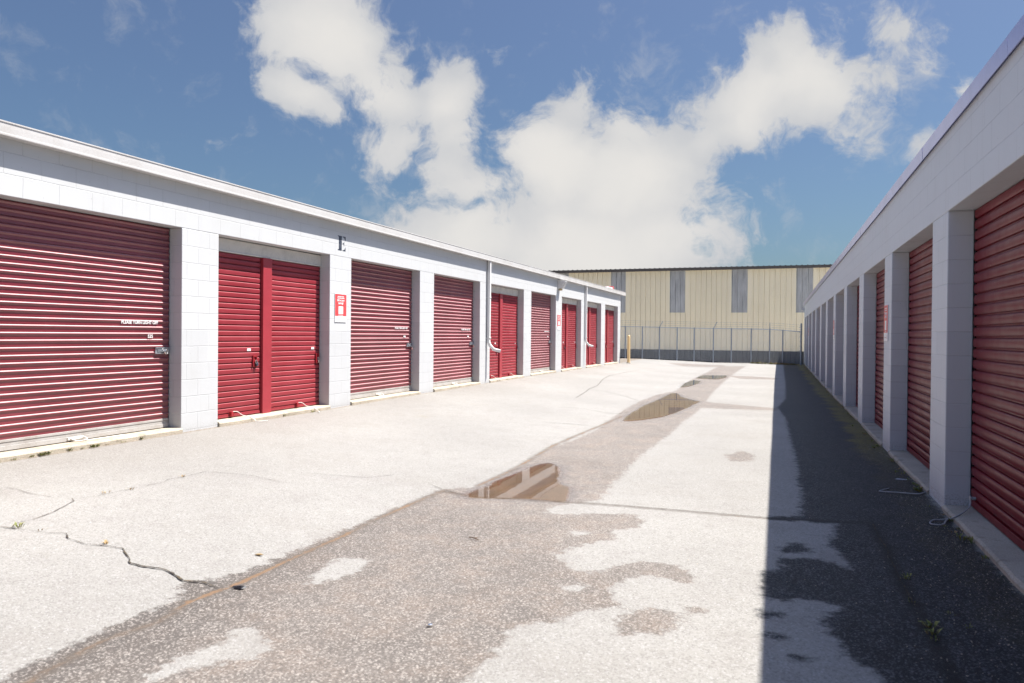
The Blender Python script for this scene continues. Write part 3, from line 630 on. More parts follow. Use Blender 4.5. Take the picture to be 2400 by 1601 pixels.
def rail_and_rope(door, x, s, y0, y1, z0, mat, yr, rng, rmat):
    b = MB(); b.box(x-s*.012, x+s*.018, y0, y1, z0+.002, z0+.05); b.box(x-s*.01, x+s*.010, y0, y1, z0+.0503, z0+.105); b.build('bottom_rail', mat, door, bevel=.003)
for i in range(len(PL_)-1):
    a, b = PL_[i][1]+.012, PL_[i+1][0]-.012; k = KL[i]
    zg = zl((a+b)/2); sill = zg+.058; top = zbL((a+b)/2)
    mb = MB(); rr = random.Random(i); nseg = 9; L = []   # worn concrete threshold
    vs = []
    for j in range(nseg+1):
        y = PL_[i][1]+.002+(PL_[i+1][0]-PL_[i][1]-.004)*j/nseg; e = rr.uniform(-.006, .008)
        vs += [(XL-.5, y, zg-.2), (XL+.03+e, y, zg-.2), (XL+.03+e, y, sill-.022+e*.5), (XL+.012+e, y, sill-.003), (XL-.5, y, sill)]
    fs = [(j*5+q, j*5+(q+1) % 5, j*5+5+(q+1) % 5, j*5+5+q) for j in range(nseg) for q in range(5)]+[(0, 1, 2, 3, 4), tuple(nseg*5+q for q in range(5))]
    mb.add(vs, fs).build('threshold', M['sill_concrete'], BL)
    if k in ('A', 'C', 'D', 'F', 'wave'):
        mb = MB(); curtain(mb, XD, 1, a, b, sill+.11, top-.004, 'wave'); d = mb.build('roll_up_door', M['red_curtain_glossy'], BL, True)
        r = MB(); r.box(XD-.012, XD+.016, a, b, sill+.006, sill+.052); r.box(XD-.012, XD+.006, a, b, sill+.0523, sill+.085); r.box(XD-.012, XD+.011, a, b, sill+.0853, sill+.112); r.build('bottom_rail', M['bottom_rail'], d, bevel=.003)
        if k != 'wave':
            text_mesh('PLEASE TURN LIGHT OFF', .050, XD+.0152, b-.50+.03, sill+.098+1.16, 1, M['white_paint'], d, bold=.0012)
            if k == 'A': text_mesh('525', .054, XD+.0152, b-.31, sill+.098+1.0, 1, M['white_paint'], d, bold=.0012)
            else:
                q = MB(); q.box(XD+.0105, XD+.0118, b-.36, b-.27, sill+1.08, sill+1.112); q.build('number_label', M['white_paint'], d)
            latch_bar(XD, 1, b-.235, b-.005, sill+.93, d, M['galvanised'])
            lab = {'A': 'round silver disc padlock on the nearest wide red door', 'C': 'silver padlock hanging on the wide door right of the red help sign', 'D': 'silver padlock on the wide door just before the nearest downspout', 'F': 'tiny silver padlock on the wide door beside the pillar with the wall lamp'}[k]
            padlock(XD+.03, 1, b-.085 if k == 'A' else b-.06, sill+.915, 'disc' if k == 'A' else 'chrome', lab, .35)
            rp = MB(); yr = {'A': 6.55, 'C': 13.3, 'D': 16.9, 'F': 24.0}[k]
            rp.box(XD+.0165, XD+.03, yr-.10, yr+.10, sill+.02, sill+.045)
            rope(rp, [(XD+.03, yr-.07, sill+.035), (XD+.07, yr-.04, sill+.012), (XD+.09, yr+.05, sill+.008), (XD+.07, yr+.1, sill+.02), (XD+.03, yr+.09, sill+.04)], .007)
            if k == 'A': rope(rp, [(XD+.07, yr-.04, sill+.012), (XD+.11, yr+.1, sill+.008), (XD+.12, yr+.3, sill+.008), (XD+.12, yr+.55, sill+.007)], .005)
            rp.build('pull_rope', M['rope_white'], d, True)
    else:
        hb = top-.19
        mb = MB(); mb.box(XD-.03, XD+.022, a-.01, b+.01, hb, top-.012); mb.box(XD+.0223, XD+.03, a-.01, b+.01, hb, hb+.02); mb.build('header_panel', M['header_paint'], BL, bevel=.003)
        mid = a+(b-a)*{'B': .465, 'E': .46, 'G': .46, 'H': .46, 'I': .46}.get(k, .46); pw = .115
        mb = MB(); mb.box(XD-.02, XD+.045, mid-pw, mid+pw-.03, sill-.004, hb-.002); mb.box(XD-.02, XD+.03, mid+pw-.0297, mid+pw, sill-.004, hb-.002); mb.build('door_post', M['red_post'], BL, bevel=.004)
        for n_, (u, v) in enumerate(((a, mid-pw-.016), (mid+pw+.01, b))):
            mb = MB(); curtain(mb, XD-.004, 1, u, v, sill+.055, hb-.004, 'slat'); d = mb.build('roll_up_door', M['red_curtain_satin'], BL, True)
            r = MB(); r.box(XD-.016, XD+.008, u, v, sill+.006, sill+.054); r.box(XD+.0083, XD+.016, u, v, sill+.012, sill+.03); r.build('bottom_rail', M['red_curtain_satin'], d, bevel=.003)
            if len(k) > 1: continue
            yl = v-.13 if n_ == 0 else v-.075; zz = sill+.76
            latch_box(XD-.004, 1, yl, zz, d, M['latch_red'])
            q = MB(); q.box(XD+.0052, XD+.0066, yl-.16, yl-.08, sill+.895, sill+.93); q.build('number_label', M['white_paint'], d)
            where = {'B': ('nearest pair of narrow red doors'), 'E': 'narrow door pair beside the first downspout', 'G': 'narrow door pair right of the wall lamp', 'H': 'narrow door pair beside the second downspout', 'I': 'last narrow door pair of the left building'}[k]
            side = ('left', 'right')[n_]
            padlock(XD+.006, 1, yl+.012, zz-.005, [('dark', 'chrome'), ('dark', 'chrome'), ('dark', 'chrome'), ('dark', 'dark'), ('chrome', 'dark')]['BEGHI'.index(k)][n_], ('dark ' if n_ == 0 else 'pale ')+'padlock on the %s door of the %s' % (side, where) if k in 'BEG' else 'tiny padlock on the %s door of the %s' % (side, where), .3 if n_ == 0 else .1)
            rp = MB(); yr = u+(v-u)*.42 if k != 'B' or n_ == 0 else u+(v-u)*.5
            bk = MB(); bk.box(XD+.0165, XD+.055, yr-.035, yr+.02, sill+.022, sill+.085); bk.build('pull_handle', M['latch_red'], d, bevel=.004)
            rope(rp, [(XD+.05, yr, sill+.085), (XD+.085, yr+.05, sill+.08), (XD+.13, yr+.10, sill+.03), (XL+.01, yr+.16, sill+.01), (XL+.06, yr+.2, zg+.03), (XL+.12, yr+.17, zg+.01), (XL+.2, yr+.05+.25*(n_ == 0), zg+.008)], .0048)
            rp.build('pull_rope', M['rope_white'], d, True)
# painted letter E (serif, stencil cut) over the second pillar
def letter_E():
    mb = MB(); y0, z0, w, h = 11.535, 1.355, .245, .238
    def pl(pts): mb.prism([(y0+p[0]*w, z0+p[1]*h) for p in pts], 'x', XL+.0005, XL+.0022)
    pl([(0, 0), (.5, 0), (.5, .06), (.5, .94), (.54, 1), (0, 1), (0, .955), (.13, .92), (.13, .08), (0, .05)])
    pl([(.62, 0), (1, 0), (1, .26), (.97, .26), (.88, .12), (.76, .06), (.62, .06)])
    pl([(.62, 1), (1, 1), (1, .72), (.96, .72), (.87, .87), (.76, .93), (.62, .93)])
    pl([(.62, .465), (.76, .47), (.79, .34), (.82, .34), (.82, .66), (.79, .66), (.76, .535), (.62, .54)])
    mb.build('painted_letter', M['black_paint'], BL)
letter_E()
# roof vent at the far end
e = empty('roof_vent', (XL-.7, 35.7, 1.99), 'small white roof box with red end at the far corner of the left roof', 'roof vent')
mb = MB(); mb.hexa([(XL-1.1, 34.9, 2.0), (XL-.25, 34.9, 1.99), (XL-.25, 36.1, 1.99), (XL-1.1, 36.1, 2.0), (XL-1.05, 35.1, 2.19), (XL-.3, 35.1, 2.17), (XL-.3, 36.1, 2.19), (XL-1.05, 36.1, 2.2)]); mb.build('vent_body', M['white_metal'], e, bevel=.01)
mb = MB(); mb.box(XL-.62, XL-.28, 36.11, 36.4, 1.99, 2.25); mb.build('end_cap', M['red_plastic'], e, bevel=.02)

# wall lamp
e = empty('wall_lamp', (XL, 25.5, 1.62), 'white box floodlight under the gutter above the pillar with a help sign', 'wall lamp')
mb = MB(); z = 1.66
mb.hexa([(XL+.002, 25.38, z-.14), (XL+.15, 25.4, z-.13), (XL+.15, 25.64, z-.13), (XL+.002, 25.66, z-.14), (XL+.002, 25.34, z+.13), (XL+.26, 25.36, z+.10), (XL+.26, 25.68, z+.10), (XL+.002, 25.70, z+.13)]); mb.build('lamp_housing', M['lamp_plastic'], e, bevel=.012)
mb = MB(); mb.hexa([(XL+.156, 25.42, z-.105), (XL+.164, 25.42, z-.105), (XL+.164, 25.62, z-.105), (XL+.156, 25.62, z-.105), (XL+.25, 25.39, z+.07), (XL+.259, 25.39, z+.07), (XL+.259, 25.65, z+.07), (XL+.25, 25.65, z+.07)]); mb.build('lens', M['lamp_glass'], e)
mb = MB(); mb.box(XL+.03, XL+.12, 25.48, 25.56, z-.20, z-.14); mb.build('photocell', M['brass_lock'], e, bevel=.008)

# ------------------------------------------------------------------ right building
Y0R, Y1R = -6.3, 44.1
PR_ = [(-6.3, -5.6), (-2.9, -2.2), (.6, 1.3), (4.1, 4.8), (7.63, 8.33), (11.1, 11.79), (14.54, 15.25), (17.87, 18.57), (21.17, 21.9), (24.4, 25.15), (27.68, 28.4), (31.1, 31.8), (34.5, 35.2), (37.8, 38.5), (40.95, 41.65), (43.4, 44.1)]
zbR = lambda Y: 1.100-.0021*Y
BR = empty('storage_building', (XR+4, 19, -1.45), 'long white block storage building on the right, its front and maroon doors in shade', 'storage building')
for (a, b) in PR_:
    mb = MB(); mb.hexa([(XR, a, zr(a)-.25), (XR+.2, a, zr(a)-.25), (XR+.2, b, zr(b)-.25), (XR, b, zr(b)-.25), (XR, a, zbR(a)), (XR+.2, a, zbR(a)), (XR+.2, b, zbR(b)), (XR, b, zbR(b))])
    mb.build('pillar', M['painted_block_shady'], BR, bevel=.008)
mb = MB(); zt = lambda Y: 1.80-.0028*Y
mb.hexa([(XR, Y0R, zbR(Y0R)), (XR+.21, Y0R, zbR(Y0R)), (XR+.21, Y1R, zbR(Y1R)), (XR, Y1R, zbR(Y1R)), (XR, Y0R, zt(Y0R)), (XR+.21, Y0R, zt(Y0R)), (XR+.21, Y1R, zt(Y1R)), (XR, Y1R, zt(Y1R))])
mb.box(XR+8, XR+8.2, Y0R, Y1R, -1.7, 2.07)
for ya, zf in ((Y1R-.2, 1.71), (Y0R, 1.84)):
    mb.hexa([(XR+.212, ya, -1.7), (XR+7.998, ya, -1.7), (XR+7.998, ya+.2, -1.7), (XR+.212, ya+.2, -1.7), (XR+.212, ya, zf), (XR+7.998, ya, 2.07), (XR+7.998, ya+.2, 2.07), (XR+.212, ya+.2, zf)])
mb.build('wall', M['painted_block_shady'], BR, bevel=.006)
ov = .03
mb = MB(); fb = lambda Y: zt(Y)-.012; ft = lambda Y: 1.80+.0-.0022*Y
def coping(a, b, d):
    A = lambda Y: [(XR-ov-d, fb(Y)), (XR-ov+.006, fb(Y)), (XR-ov+.006, fb(Y)+.02), (XR+.3, ft(Y)-.03), (XR+.3, ft(Y)+.012), (XR-ov-d-.004, ft(Y))]
    P, Q = A(a), A(b); n = 6
    mb.add([(p[0], a, p[1]) for p in P]+[(p[0], b, p[1]) for p in Q], [(i, (i+1) % n, n+(i+1) % n, n+i) for i in range(n)]+[tuple(range(n)), tuple(n+i for i in range(n))])
ft = lambda Y: 1.890-.0018*Y
fb = lambda Y: 1.777-.003*Y
y = Y0R-.2; k = 0
while y < Y1R+.2:
    coping(y, min(y+3.04, Y1R+.25), .0015*(k % 2)); y += 3.05; k += 1
mb.build('roof_edge_trim', M['coping_metal'], BR)
mb = MB(); mb.box(XR-ov+.01, XR-.002, Y0R-.2, Y1R+.2, 1.70, 1.715) if False else None
mb.hexa([(XR-ov+.014, Y0R-.2, 1.83), (XR+8.4, Y0R-.2, 2.1), (XR+8.4, Y1R+.2, 2.05), (XR-ov+.014, Y1R+.2, 1.70), (XR-ov+.014, Y0R-.2, 1.87), (XR+8.4, Y0R-.2, 2.16), (XR+8.4, Y1R+.2, 2.1), (XR-ov+.014, Y1R+.2, 1.78)])
mb.build('roof', M['roofing'], BR)
XDR = XR+.205
for i in range(len(PR_)-1):
    a, b = PR_[i][1]+.03, PR_[i+1][0]-.03; zg = zr((a+b)/2); sill = zg+.045; top = zbR((a+b)/2)
    mb = MB(); rr = random.Random(40+i); nseg = 9; vs = []
    for j in range(nseg+1):
        y = PR_[i][1]+.002+(PR_[i+1][0]-PR_[i][1]-.004)*j/nseg; e = rr.uniform(-.006, .012)
        vs += [(XR+.5, y, zg-.2), (XR-.02+e, y, zg-.2), (XR-.02+e, y, sill-.02+e*.3), (XR+.0+e, y, sill-.004), (XR+.5, y, sill+.01)]
    fs = [(j*5+q, j*5+(q+1) % 5, j*5+5+(q+1) % 5, j*5+5+q) for j in range(nseg) for q in range(5)]+[(0, 1, 2, 3, 4), tuple(nseg*5+q for q in range(5))]
    mb.add(vs, fs).build('threshold', M['sill_concrete'], BR)
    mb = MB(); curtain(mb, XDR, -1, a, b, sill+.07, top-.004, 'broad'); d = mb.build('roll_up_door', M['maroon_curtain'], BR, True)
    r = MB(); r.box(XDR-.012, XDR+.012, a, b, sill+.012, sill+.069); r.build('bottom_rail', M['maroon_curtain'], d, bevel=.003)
    for ta, tb in ((PR_[i][1]+.001, a-.001), (b+.001, PR_[i+1][0]-.001)):
        tk = MB(); tk.box(XDR+.004, XDR+.03, ta, tb, sill+.005, top-.006); tk.build('gap_shade_strip', M['dark_void'], BR)  # dark strips laid over the side gaps, standing in for their shade
    if i == 3:
        rp = MB(); rp.tube([(XDR-.012, 7.42, sill+.10), (XDR-.05, 7.42, sill+.10)], .014, 10); rp.tube([(XDR-.05, 7.42, sill+.10), (XDR-.055, 7.42, sill+.10)], .024, 12)
        q = [G(*p) for p in [(2238, 1213), (2228, 1217), (2205, 1221), (2190, 1221), (2180, 1226), (2183, 1231), (2200, 1233), (2212, 1231), (2216, 1224), (2222, 1219)]]
        rope(rp, [(XDR-.05, 7.42, sill+.09), (XDR-.07, 7.36, sill+.04), (XR+.04, 7.2, sill+.008), (XR-.05, 7.1, zg+.03)]+[(p.x, p.y, p.z+.009) for p in q], .0058)
        rp.build('pull_rope', M['rope_dirty'], d, True)
    if i == 4:
        rp = MB(); rp.tube([(XDR-.012, 8.75, sill+.10), (XDR-.05, 8.75, sill+.10)], .02, 10)
        q = [G(*p) for p in [(2182, 1153), (2165, 1157), (2150, 1160), (2110, 1157), (2066, 1154), (2064, 1152), (2083, 1147)]]
        rope(rp, [(XDR-.05, 8.75, sill+.09), (XDR-.1, 8.7, sill+.02)]+[(p.x, p.y, p.z+.009) for p in q], .0055); rp.build('pull_rope', M['rope_dirty'], d, True)

e = empty('wall_lamp', (XR, 43.7, 1.35), 'tiny white corner floodlight at the far end of the shaded right wall', 'wall lamp')
mb = MB(); mb.box(XR-.14, XR-.002, 43.6, 43.8, 1.36, 1.5); mb.build('lamp_housing', M['lamp_plastic'], e, bevel=.015)
mb = MB(); mb.box(XR-.155, XR-.1405, 43.63, 43.77, 1.38, 1.48); mb.build('lens', M['lamp_glass'], e)
# ------------------------------------------------------------------ signs
def sign(x, s, yc, zt_, w, hred, hw, label):
    e = empty('sign', (x, yc, zt_-hred-hw), label, 'sign', 'red help signs on the pillars')
    mb = MB(); mb.box(x+s*.002, x+s*.010, yc-w/2, yc+w/2, zt_-hred-hw, zt_); mb.build('board', M['sign_white'], e, bevel=.001)
    mb = MB(); mb.box(x+s*.0103, x+s*.0115, yc-w/2+.003, yc+w/2-.003, zt_-hred, zt_-.003); mb.build('red_panel', M['sign_red'], e)
    xx = x+s*.0122
    text_mesh("We're here\nto help!", hred*.135, xx, yc, zt_-hred*.36, s, M['sign_white'], e, bold=.0022, extr=.0006)
    mb = MB()
    for (dz, ww, hh) in ((.10, .56, .035), (.17, .60, .035), (.955, .42, .02)):
        n = 7; W_ = ww*w; rr = random.Random(int(dz*100))
        yq = -W_/2
        while yq < W_/2-.01:
            l = rr.uniform(.012, .04); mb.box(x+s*.0117, x+s*.0126, yc+yq, yc+min(yq+l, W_/2), zt_-hred*(dz+hh), zt_-hred*dz); yq += l+.006
    mb.box(x+s*.0117, x+s*.0127, yc-w*.2, yc+w*.2, zt_-hred*.91, zt_-hred*.56); mb.build('printed_panel', M['sign_white'], e)
    mb = MB(); mb.box(x+s*.0102, x+s*.011, yc-w*.34, yc-w*.28, zt_-hred-hw*.75, zt_-hred-hw*.25); mb.box(x+s*.0102, x+s*.0108, yc-w*.2, yc+w*.3, zt_-hred-hw*.66, zt_-hred-hw*.52); mb.build('small_print', M['sign_grey_print'], e)
sign(XL, 1, 11.625, .64, .36, .36, .10, 'red and white help sign on the sunlit pillar under the letter E')
sign(XL, 1, 25.55, .67, .38, .38, .11, 'red help sign on the sunlit pillar below the wall lamp')
sign(XR, -1, 11.53, .43, .38, .36, .11, 'red and white help sign on the second shaded pillar from the right')
sign(XR, -1, 21.55, .43, .38, .36, .11, 'red help sign halfway down the shaded right wall')
sign(XR, -1, 38.15, .43, .38, .36, .11, 'faint tiny help sign near the far end of the right wall')

# ------------------------------------------------------------------ bollard
e = empty('bollard', (-6.43, 36.7, -1.3), 'pale yellow round bollard standing past the end of the left building', 'bollard')
mb = MB(); mb.tube([(-6.43, 36.7, -1.32), (-6.43, 36.7, -.05), (-6.43, 36.7, -.01), (-6.43, 36.7, .015), (-6.43, 36.7, .026)], [.066, .066, .06, .042, .012], 20); o = mb.build('pipe', M['bollard_paint'], e, True)
mb = MB(); mb.tube([(-6.43, 36.7, -1.30), (-6.43, 36.7, -1.235), (-6.43, 36.7, -1.225)], [.11, .11, .09], 20); mb.build('footing', M['sill_concrete'], e, True)

# ------------------------------------------------------------------ chain-link fence
FA, FB = Vector((-8.1, 43.6, 0)), Vector((1.17, 41.8, 0)); FD = (FB-FA).normalized()
def fpt(px):
    r = ray(px, 845); k = (FA.x*FD.y-FA.y*FD.x)/(r.x*FD.y-r.y*FD.x); return r*k
def ftop(x): return lerp(x, [(-14, .55), (-8.13, .51), (-3.78, .42), (-.39, .39), (1.17, .27)])
def fbot(x): return lerp(x, [(-14, -1.22), (-8.1, -1.2), (-2.46, -1.33), (1.17, -1.36)])
FE = empty('chain_link_fence', (-3, 42.6, -1.3), 'grey chain link fence with barbed wire arms across the far end of the drive', 'fence')
posts = [1465, 1505, 1545, 1586.5, 1626.5, 1671.5, 1713.6, 1760, 1803.4, 1834]
P = [fpt(x) for x in posts]; P = [P[0]-FD*.98*k for k in range(6, 0, -1)]+P
for k, p in enumerate(P):
    mb = MB(); mb.tube([(p.x, p.y, fbot(p.x)-.1), (p.x, p.y, ftop(p.x)+.0)], .031, 8)
    if k in (2, 5, 8, 11, 14):
        dx = .16 if k < 14 else .0
        mb.tube([(p.x, p.y, ftop(p.x)), (p.x+dx, p.y+.1, ftop(p.x)+.33)], .016, 6); mb.tube([(p.x, p.y, ftop(p.x)-.02), (p.x, p.y, ftop(p.x)+.04)], .036, 8)
    else: mb.tube([(p.x, p.y, ftop(p.x)-.03), (p.x, p.y, ftop(p.x)+.03)], .034, 8)
    mb.build('post', M['fence_metal'], FE, True)
e1 = fpt(1877); mb = MB(); mb.tube([(e1.x, e1.y, -1.5), (e1.x, e1.y, .66), (e1.x, e1.y, .68)], [.04, .04, .02], 10)
for k in range(7): mb.tube([(e1.x-.1, e1.y, -.9+k*.23), (e1.x+.02, e1.y, -.9+k*.23)], .012, 6)
mb.build('post', M['fence_metal'], FE, True)
mb = MB(); xs_ = [P[0].x-1]+[p.x for p in P]+[e1.x]
line = lambda x: FA+FD*((x-FA.x)/FD.x)
mb.tube([(*line(x)[:2], ftop(x)) for x in xs_], .022, 8); mb.build('top_rail', M['galvanised'], FE, True)
mb = MB()
for h_, off in ((.11, .035), (.22, .07), (.32, .1)):
    mb.tube([(line(x).x, line(x).y+off, ftop(x)+h_+.01*math.sin(x*3)) for x in xs_], .004, 4)
    x = P[0].x
    while x < e1.x:
        q = line(x); zz = ftop(x)+h_; mb.tube([(q.x-.02, q.y+off, zz-.02), (q.x+.02, q.y+off, zz+.02)], .004, 4); x += .16
mb.build('barbed_wire', M['fence_metal'], FE)
def mesh_wire():
    mb = MB(); L = (e1-P[0]).length+1; H = 1.75; s0 = P[0]-FD; sp_ = .0566*1.25; r = .0032
    def pt(u, v):
        x = s0.x+FD.x*u; b_ = fbot(x)+.03; t_ = ftop(x)-.01; return Vector((x, s0.y+FD.y*u, b_+(t_-b_)*v/H))
    n = int((L+H)/sp_)
    for k in range(n):
        u = k*sp_-H
        for dirn in (1, -1):
            a0 = max(0, u); a1 = min(L, u+H)
            if a1 <= a0: continue
            v0, v1 = a0-u, a1-u
            if dirn < 0: v0, v1 = H-v0, H-v1
            A, B_ = pt(a0, v0), pt(a1, v1); d = (B_-A).normalized(); s_ = Vector((0, .6*r*dirn, 0))
            nrm = Vector((FD.y, -FD.x, 0)); w = d.cross(nrm).normalized()*r; q = nrm*r*.8
            vs = [A+w+s_, A+q+s_, A-w+s_, A-q+s_, B_+w+s_, B_+q+s_, B_-w+s_, B_-q+s_]
            mb.add(vs, [(0, 1, 5, 4), (1, 2, 6, 5), (2, 3, 7, 6), (3, 0, 4, 7)])
    return mb.build('chain_link', M['link_wire'], FE)
mesh_wire()

# ------------------------------------------------------------------ warehouse
YW = 50.; WX0, WX1 = -34., 9.5
WH = empty('warehouse', (-8, YW+8, -1.7), 'tall tan ribbed metal warehouse with grey window strips behind the fence', 'warehouse')
wt = lambda x: 4.045+.0053*x
ribs = .3058
def ribbed(mb, x0, x1, z0, z1f, yb, phase, n_rib=True):
    """vertical ribbed sheet facing -Y"""
    xs = []; x = x0
    k = math.ceil((x0-phase)/ribs)
    prof = [(x0, 0)]
    while phase+k*ribs < x1-.001:
        c = phase+k*ribs
        for dx, dy in ((-.045, 0), (-.02, -.036), (.02, -.036), (.043, 0), (.048, .035), (.064, .035), (.069, 0), (.15, 0), (.157, -.008), (.165, -.008), (.172, 0)):
            if x0 < c+dx < x1: prof.append((c+dx, dy))
        k += 1
    prof.append((x1, 0)); n = len(prof)
    vs = [(p[0], yb+p[1], z0) for p in prof]+[(p[0], yb+p[1], z1f(p[0])) for p in prof]
    mb.add(vs, [(i, i+1, n+i+1, n+i) for i in range(n-1)])
PH = 1.09; panels = [(PH-3*k_*1.2231*1.0-.0, ) for k_ in range(9)]
starts = [1.09-3.6696*k_ for k_ in range(-1, 9)]
mb = MB(); ribbed(mb, WX0, WX1, -.853, lambda x: 1.447, YW, PH)
edges = sorted(starts)
prev = WX0
for s_ in edges:
    if s_ > WX1: break
    if s_-.05 > prev: ribbed(mb, prev, s_, 1.447, wt, YW, PH)
    prev = s_+.93
ribbed(mb, prev, WX1, 1.447, wt, YW, PH) if prev < WX1 else None
mb.box(WX0, WX0+.1, YW+.04, YW+16, -1.9, 4.0); mb.box(WX1-.1, WX1, YW+.04, YW+16, -1.9, 4.0); mb.box(WX0, WX1, YW+16, YW+16.1, -1.9, 4.0)
mb.build('wall', M['tan_metal'], WH)
for s_ in edges:
    if s_+.93 > WX1: continue
    mb = MB(); ribbed(mb, s_, s_+.93, 1.449, wt, YW+.004, PH); mb.build('window_strip', M['skylight_panel'], WH)
mb = MB(); ribbed(mb, WX0, WX1, -1.95, lambda x: -.857, YW+.006, PH); mb.box(WX0, WX1, YW-.04, YW+.02, -.8555, -.835); mb.build('wainscot', M['wainscot'], WH)
mb = MB(); mb.hexa([(WX0-.2, YW-.22, wt(WX0-.2)), (WX1+.2, YW-.22, wt(WX1)), (WX1+.2, YW+.05, wt(WX1)), (WX0-.2, YW+.05, wt(WX0-.2)), (WX0-.2, YW-.22, wt(WX0)+.135), (WX1+.2, YW-.22, wt(WX1)+.135), (WX1+.2, YW+.05, wt(WX1)+.15), (WX0-.2, YW+.05, wt(WX0)+.15)])
mb.hexa([(WX0-.2, YW-.2, wt(WX0)+.137), (WX1+.2, YW-.2, wt(WX1)+.137), (WX1+.2, YW+16.2, wt(WX1)+.5), (WX0-.2, YW+16.2, wt(WX0)+.5), (WX0-.2, YW-.2, wt(WX0)+.16), (WX1+.2, YW-.2, wt(WX1)+.16), (WX1+.2, YW+16.2, wt(WX1)+.56), (WX0-.2, YW+16.2, wt(WX0)+.56)])
x = PH-ribs*110
while x < WX1:
    if x > WX0: mb.hexa([(x-.045, YW-.225, wt(x)+.155), (x+.045, YW-.225, wt(x)+.155), (x+.045, YW+3, wt(x)+.2), (x-.045, YW+3, wt(x)+.2), (x-.025, YW-.225, wt(x)+.185), (x+.025, YW-.225, wt(x)+.185), (x+.025, YW+3, wt(x)+.235), (x-.025, YW+3, wt(x)+.235)])
    x += ribs
mb.build('roof', M['dark_trim'], WH)

# ------------------------------------------------------------------ weeds, litter
def tuft(mb, p, h, n, spread, mi=0):
    for _ in range(n):
        a = random.uniform(0, 6.28); d = Vector((math.cos(a), math.sin(a), 0)); b = p+d*random.uniform(0, spread)
        hh = h*random.uniform(.5, 1.1); w = h*random.uniform(.10, .22); s = Vector((-d.y, d.x, 0))
        m1 = b+d*hh*.3+Vector((0, 0, hh*.6)); t_ = b+d*hh*random.uniform(.5, .9)+Vector((0, 0, hh*random.uniform(.5, 1.)))
        mb.add([b-s*w*.3, b+s*w*.3, m1+s*w, t_, m1-s*w], [(0, 1, 2, 4), (4, 2, 3)], mi)
mb = MB()
for (px, py, h, n) in [(75, 1066, .06, 40), (85, 1064, .05, 30), (55, 1070, .045, 20), (25, 1078, .04, 14), (150, 1056, .05, 24), (178, 1051, .035, 12), (213, 1048, .055, 26), (220, 1046, .05, 16), (252, 1043, .03, 8), (286, 1037, .035, 10), (328, 1030, .06, 12),
                       (661, 975, .05, 16), (686, 972, .03, 8), (733, 966, .05, 14), (746, 963, .05, 12), (42, 1237, .05, 12), (98, 1243, .03, 6), (248, 1156, .04, 8), (305, 1148, .04, 8), (428, 1118, .04, 8), (252, 1275, .04, 6)]:
    p = G(px, py); p.x = max(p.x, XL+.035); tuft(mb, p, h*.75, n, .03, 0 if n > 9 else 1)
for i in range(70):
    Y = random.choice([random.uniform(5.5, 12), random.uniform(12, 30), random.uniform(26, 41)]); p = Vector((XR-.03-abs(random.gauss(0, .06)), Y, zr(Y)+.002)); tuft(mb, p, random.uniform(.015, .045), random.randint(4, 12), .03, random.choice([0, 0, 1]))
for (px, py, h, n) in [(2123, 1357, .03, 12), (2128, 1352, .03, 8), (2180, 1470, .04, 18), (2186, 1486, .035, 14), (2270, 1472, .02, 8), (2230, 1440, .02, 6), (2150, 1150, .04, 20), (2158, 1152, .03, 12), (2230, 1222, .035, 16), (2255, 1245, .03, 10), (2140, 1410, .02, 8), (2195, 1500, .02, 8)]:
    tuft(mb, G(px, py), h, n, .03, 0)
for i in range(140):   # weeds at the foot of the fence
    x = random.uniform(-1.3, 1.0); q = line(x); tuft(mb, Vector((q.x, q.y-random.uniform(0, .25), gz(q.x, q.y))), random.uniform(.04, .12), 6, .05, random.choice([0, 1]))
o = mb.build('weeds', [M['weed_leaf'], M['dry_straw']]); tag(o, 'small green and straw weeds along the sills, cracks and fence foot', 'weeds', kind='stuff')
mb = MB()
for i in range(1500):   # loose grit on the shaded side
    Y = random.uniform(3.5, 12) if i % 3 else random.uniform(3.5, 7); X = XR-.02-abs(random.gauss(0, .22 if Y > 6 else .33)); r = random.uniform(.0015, .0045); z = gz(X, Y)
    vs = [(X+r*random.uniform(.7, 1.3)*a, Y+r*random.uniform(.7, 1.3)*b, z+r*c) for a, b, c in ((1, 0, 0), (0, 1, 0), (-1, 0, 0), (0, -1, 0), (0, 0, .9))]
    mb.add(vs, [(0, 1, 4), (1, 2, 4), (2, 3, 4), (3, 0, 4)])
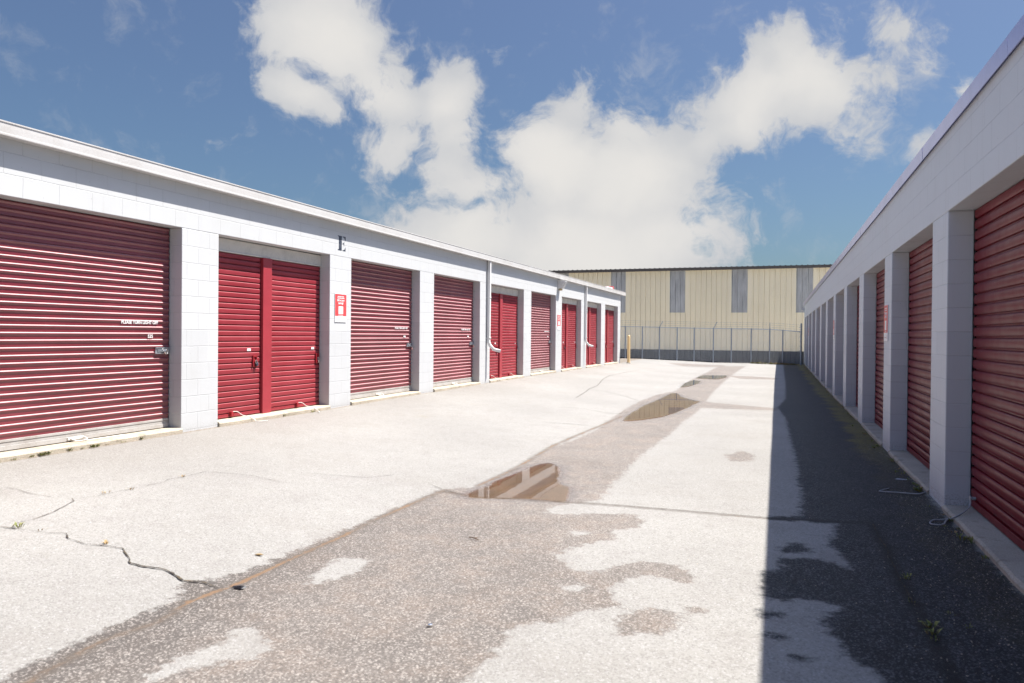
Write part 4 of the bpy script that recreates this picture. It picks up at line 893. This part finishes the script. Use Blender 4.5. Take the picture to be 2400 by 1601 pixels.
for i in range(420):
    Y = random.uniform(3.6, 9); X = random.uniform(-6.5, 1.2); r = random.uniform(.0015, .004); z = gz(X, Y)
    vs = [(X+r*random.uniform(.7, 1.3)*a, Y+r*random.uniform(.7, 1.3)*b, z+r*c) for a, b, c in ((1, 0, 0), (0, 1, 0), (-1, 0, 0), (0, -1, 0), (0, 0, .9))]
    mb.add(vs, [(0, 1, 4), (1, 2, 4), (2, 3, 4), (3, 0, 4)])
o = mb.build('grit', M['sill_concrete']); tag(o, 'loose gravel grit scattered along the shaded wall and the drive', 'grit', kind='stuff')
def litter(name, px, py, shape, mat, label, cat):
    p = G(px, py); mb = MB(); shape(mb, p); o = mb.build(name, mat); tag(o, label, cat)
    for v in o.data.vertices: v.co -= p
    o.location = p
litter('twig', 1112, 1264, lambda m, p: (m.tube([p+Vector((-.05, .02, .006)), p+Vector((0, 0, .009)), p+Vector((.05, -.03, .005))], [.003, .004, .002], 6), m.tube([p+Vector((0, 0, .009)), p+Vector((.02, .02, .012))], [.003, .0015], 5)), M['twig_bark'], 'short brown twig lying on the damp pavement near the middle', 'twig')
litter('plastic_scrap', 560, 1378, lambda m, p: m.hexa([p+Vector(v) for v in ((-.04, -.018, .003), (.03, -.02, .003), (.045, .01, .004), (-.02, .02, .003), (-.03, -.01, .012), (.025, -.012, .02), (.035, .008, .014), (-.015, .015, .01))]), M['black_plastic'], 'black plastic scrap at the end of the pavement crack', 'scrap')
litter('paper_scrap', 2111, 1124, lambda m, p: m.hexa([p+Vector(v) for v in ((-.06, -.02, .003), (.05, -.03, .003), (.07, .01, .003), (-.04, .02, .003), (-.05, -.01, .006), (.045, -.02, .012), (.06, .008, .006), (-.03, .015, .009))]), M['paper_scrap'], 'pale torn paper scrap in the shade by the right sill', 'scrap')
litter('dry_leaf', 607, 1301, lambda m, p: m.hexa([p+Vector(v) for v in ((-.03, -.008, .003), (.0, -.016, .003), (.035, .0, .004), (.0, .014, .003), (-.03, -.007, .005), (.0, -.014, .010), (.034, .0, .007), (.0, .012, .009))]), M['dry_straw'], 'small dry orange leaf on the dry pavement beside the seam', 'leaf')
litter('bottle_cap', 1008, 1467, lambda m, p: m.tube([p+Vector((0, 0, .002)), p+Vector((0, 0, .009)), p+Vector((0, 0, .011))], [.014, .013, .009], 14), M['chrome_lock'], 'small silver bottle cap on the damp pavement in front', 'bottle cap')
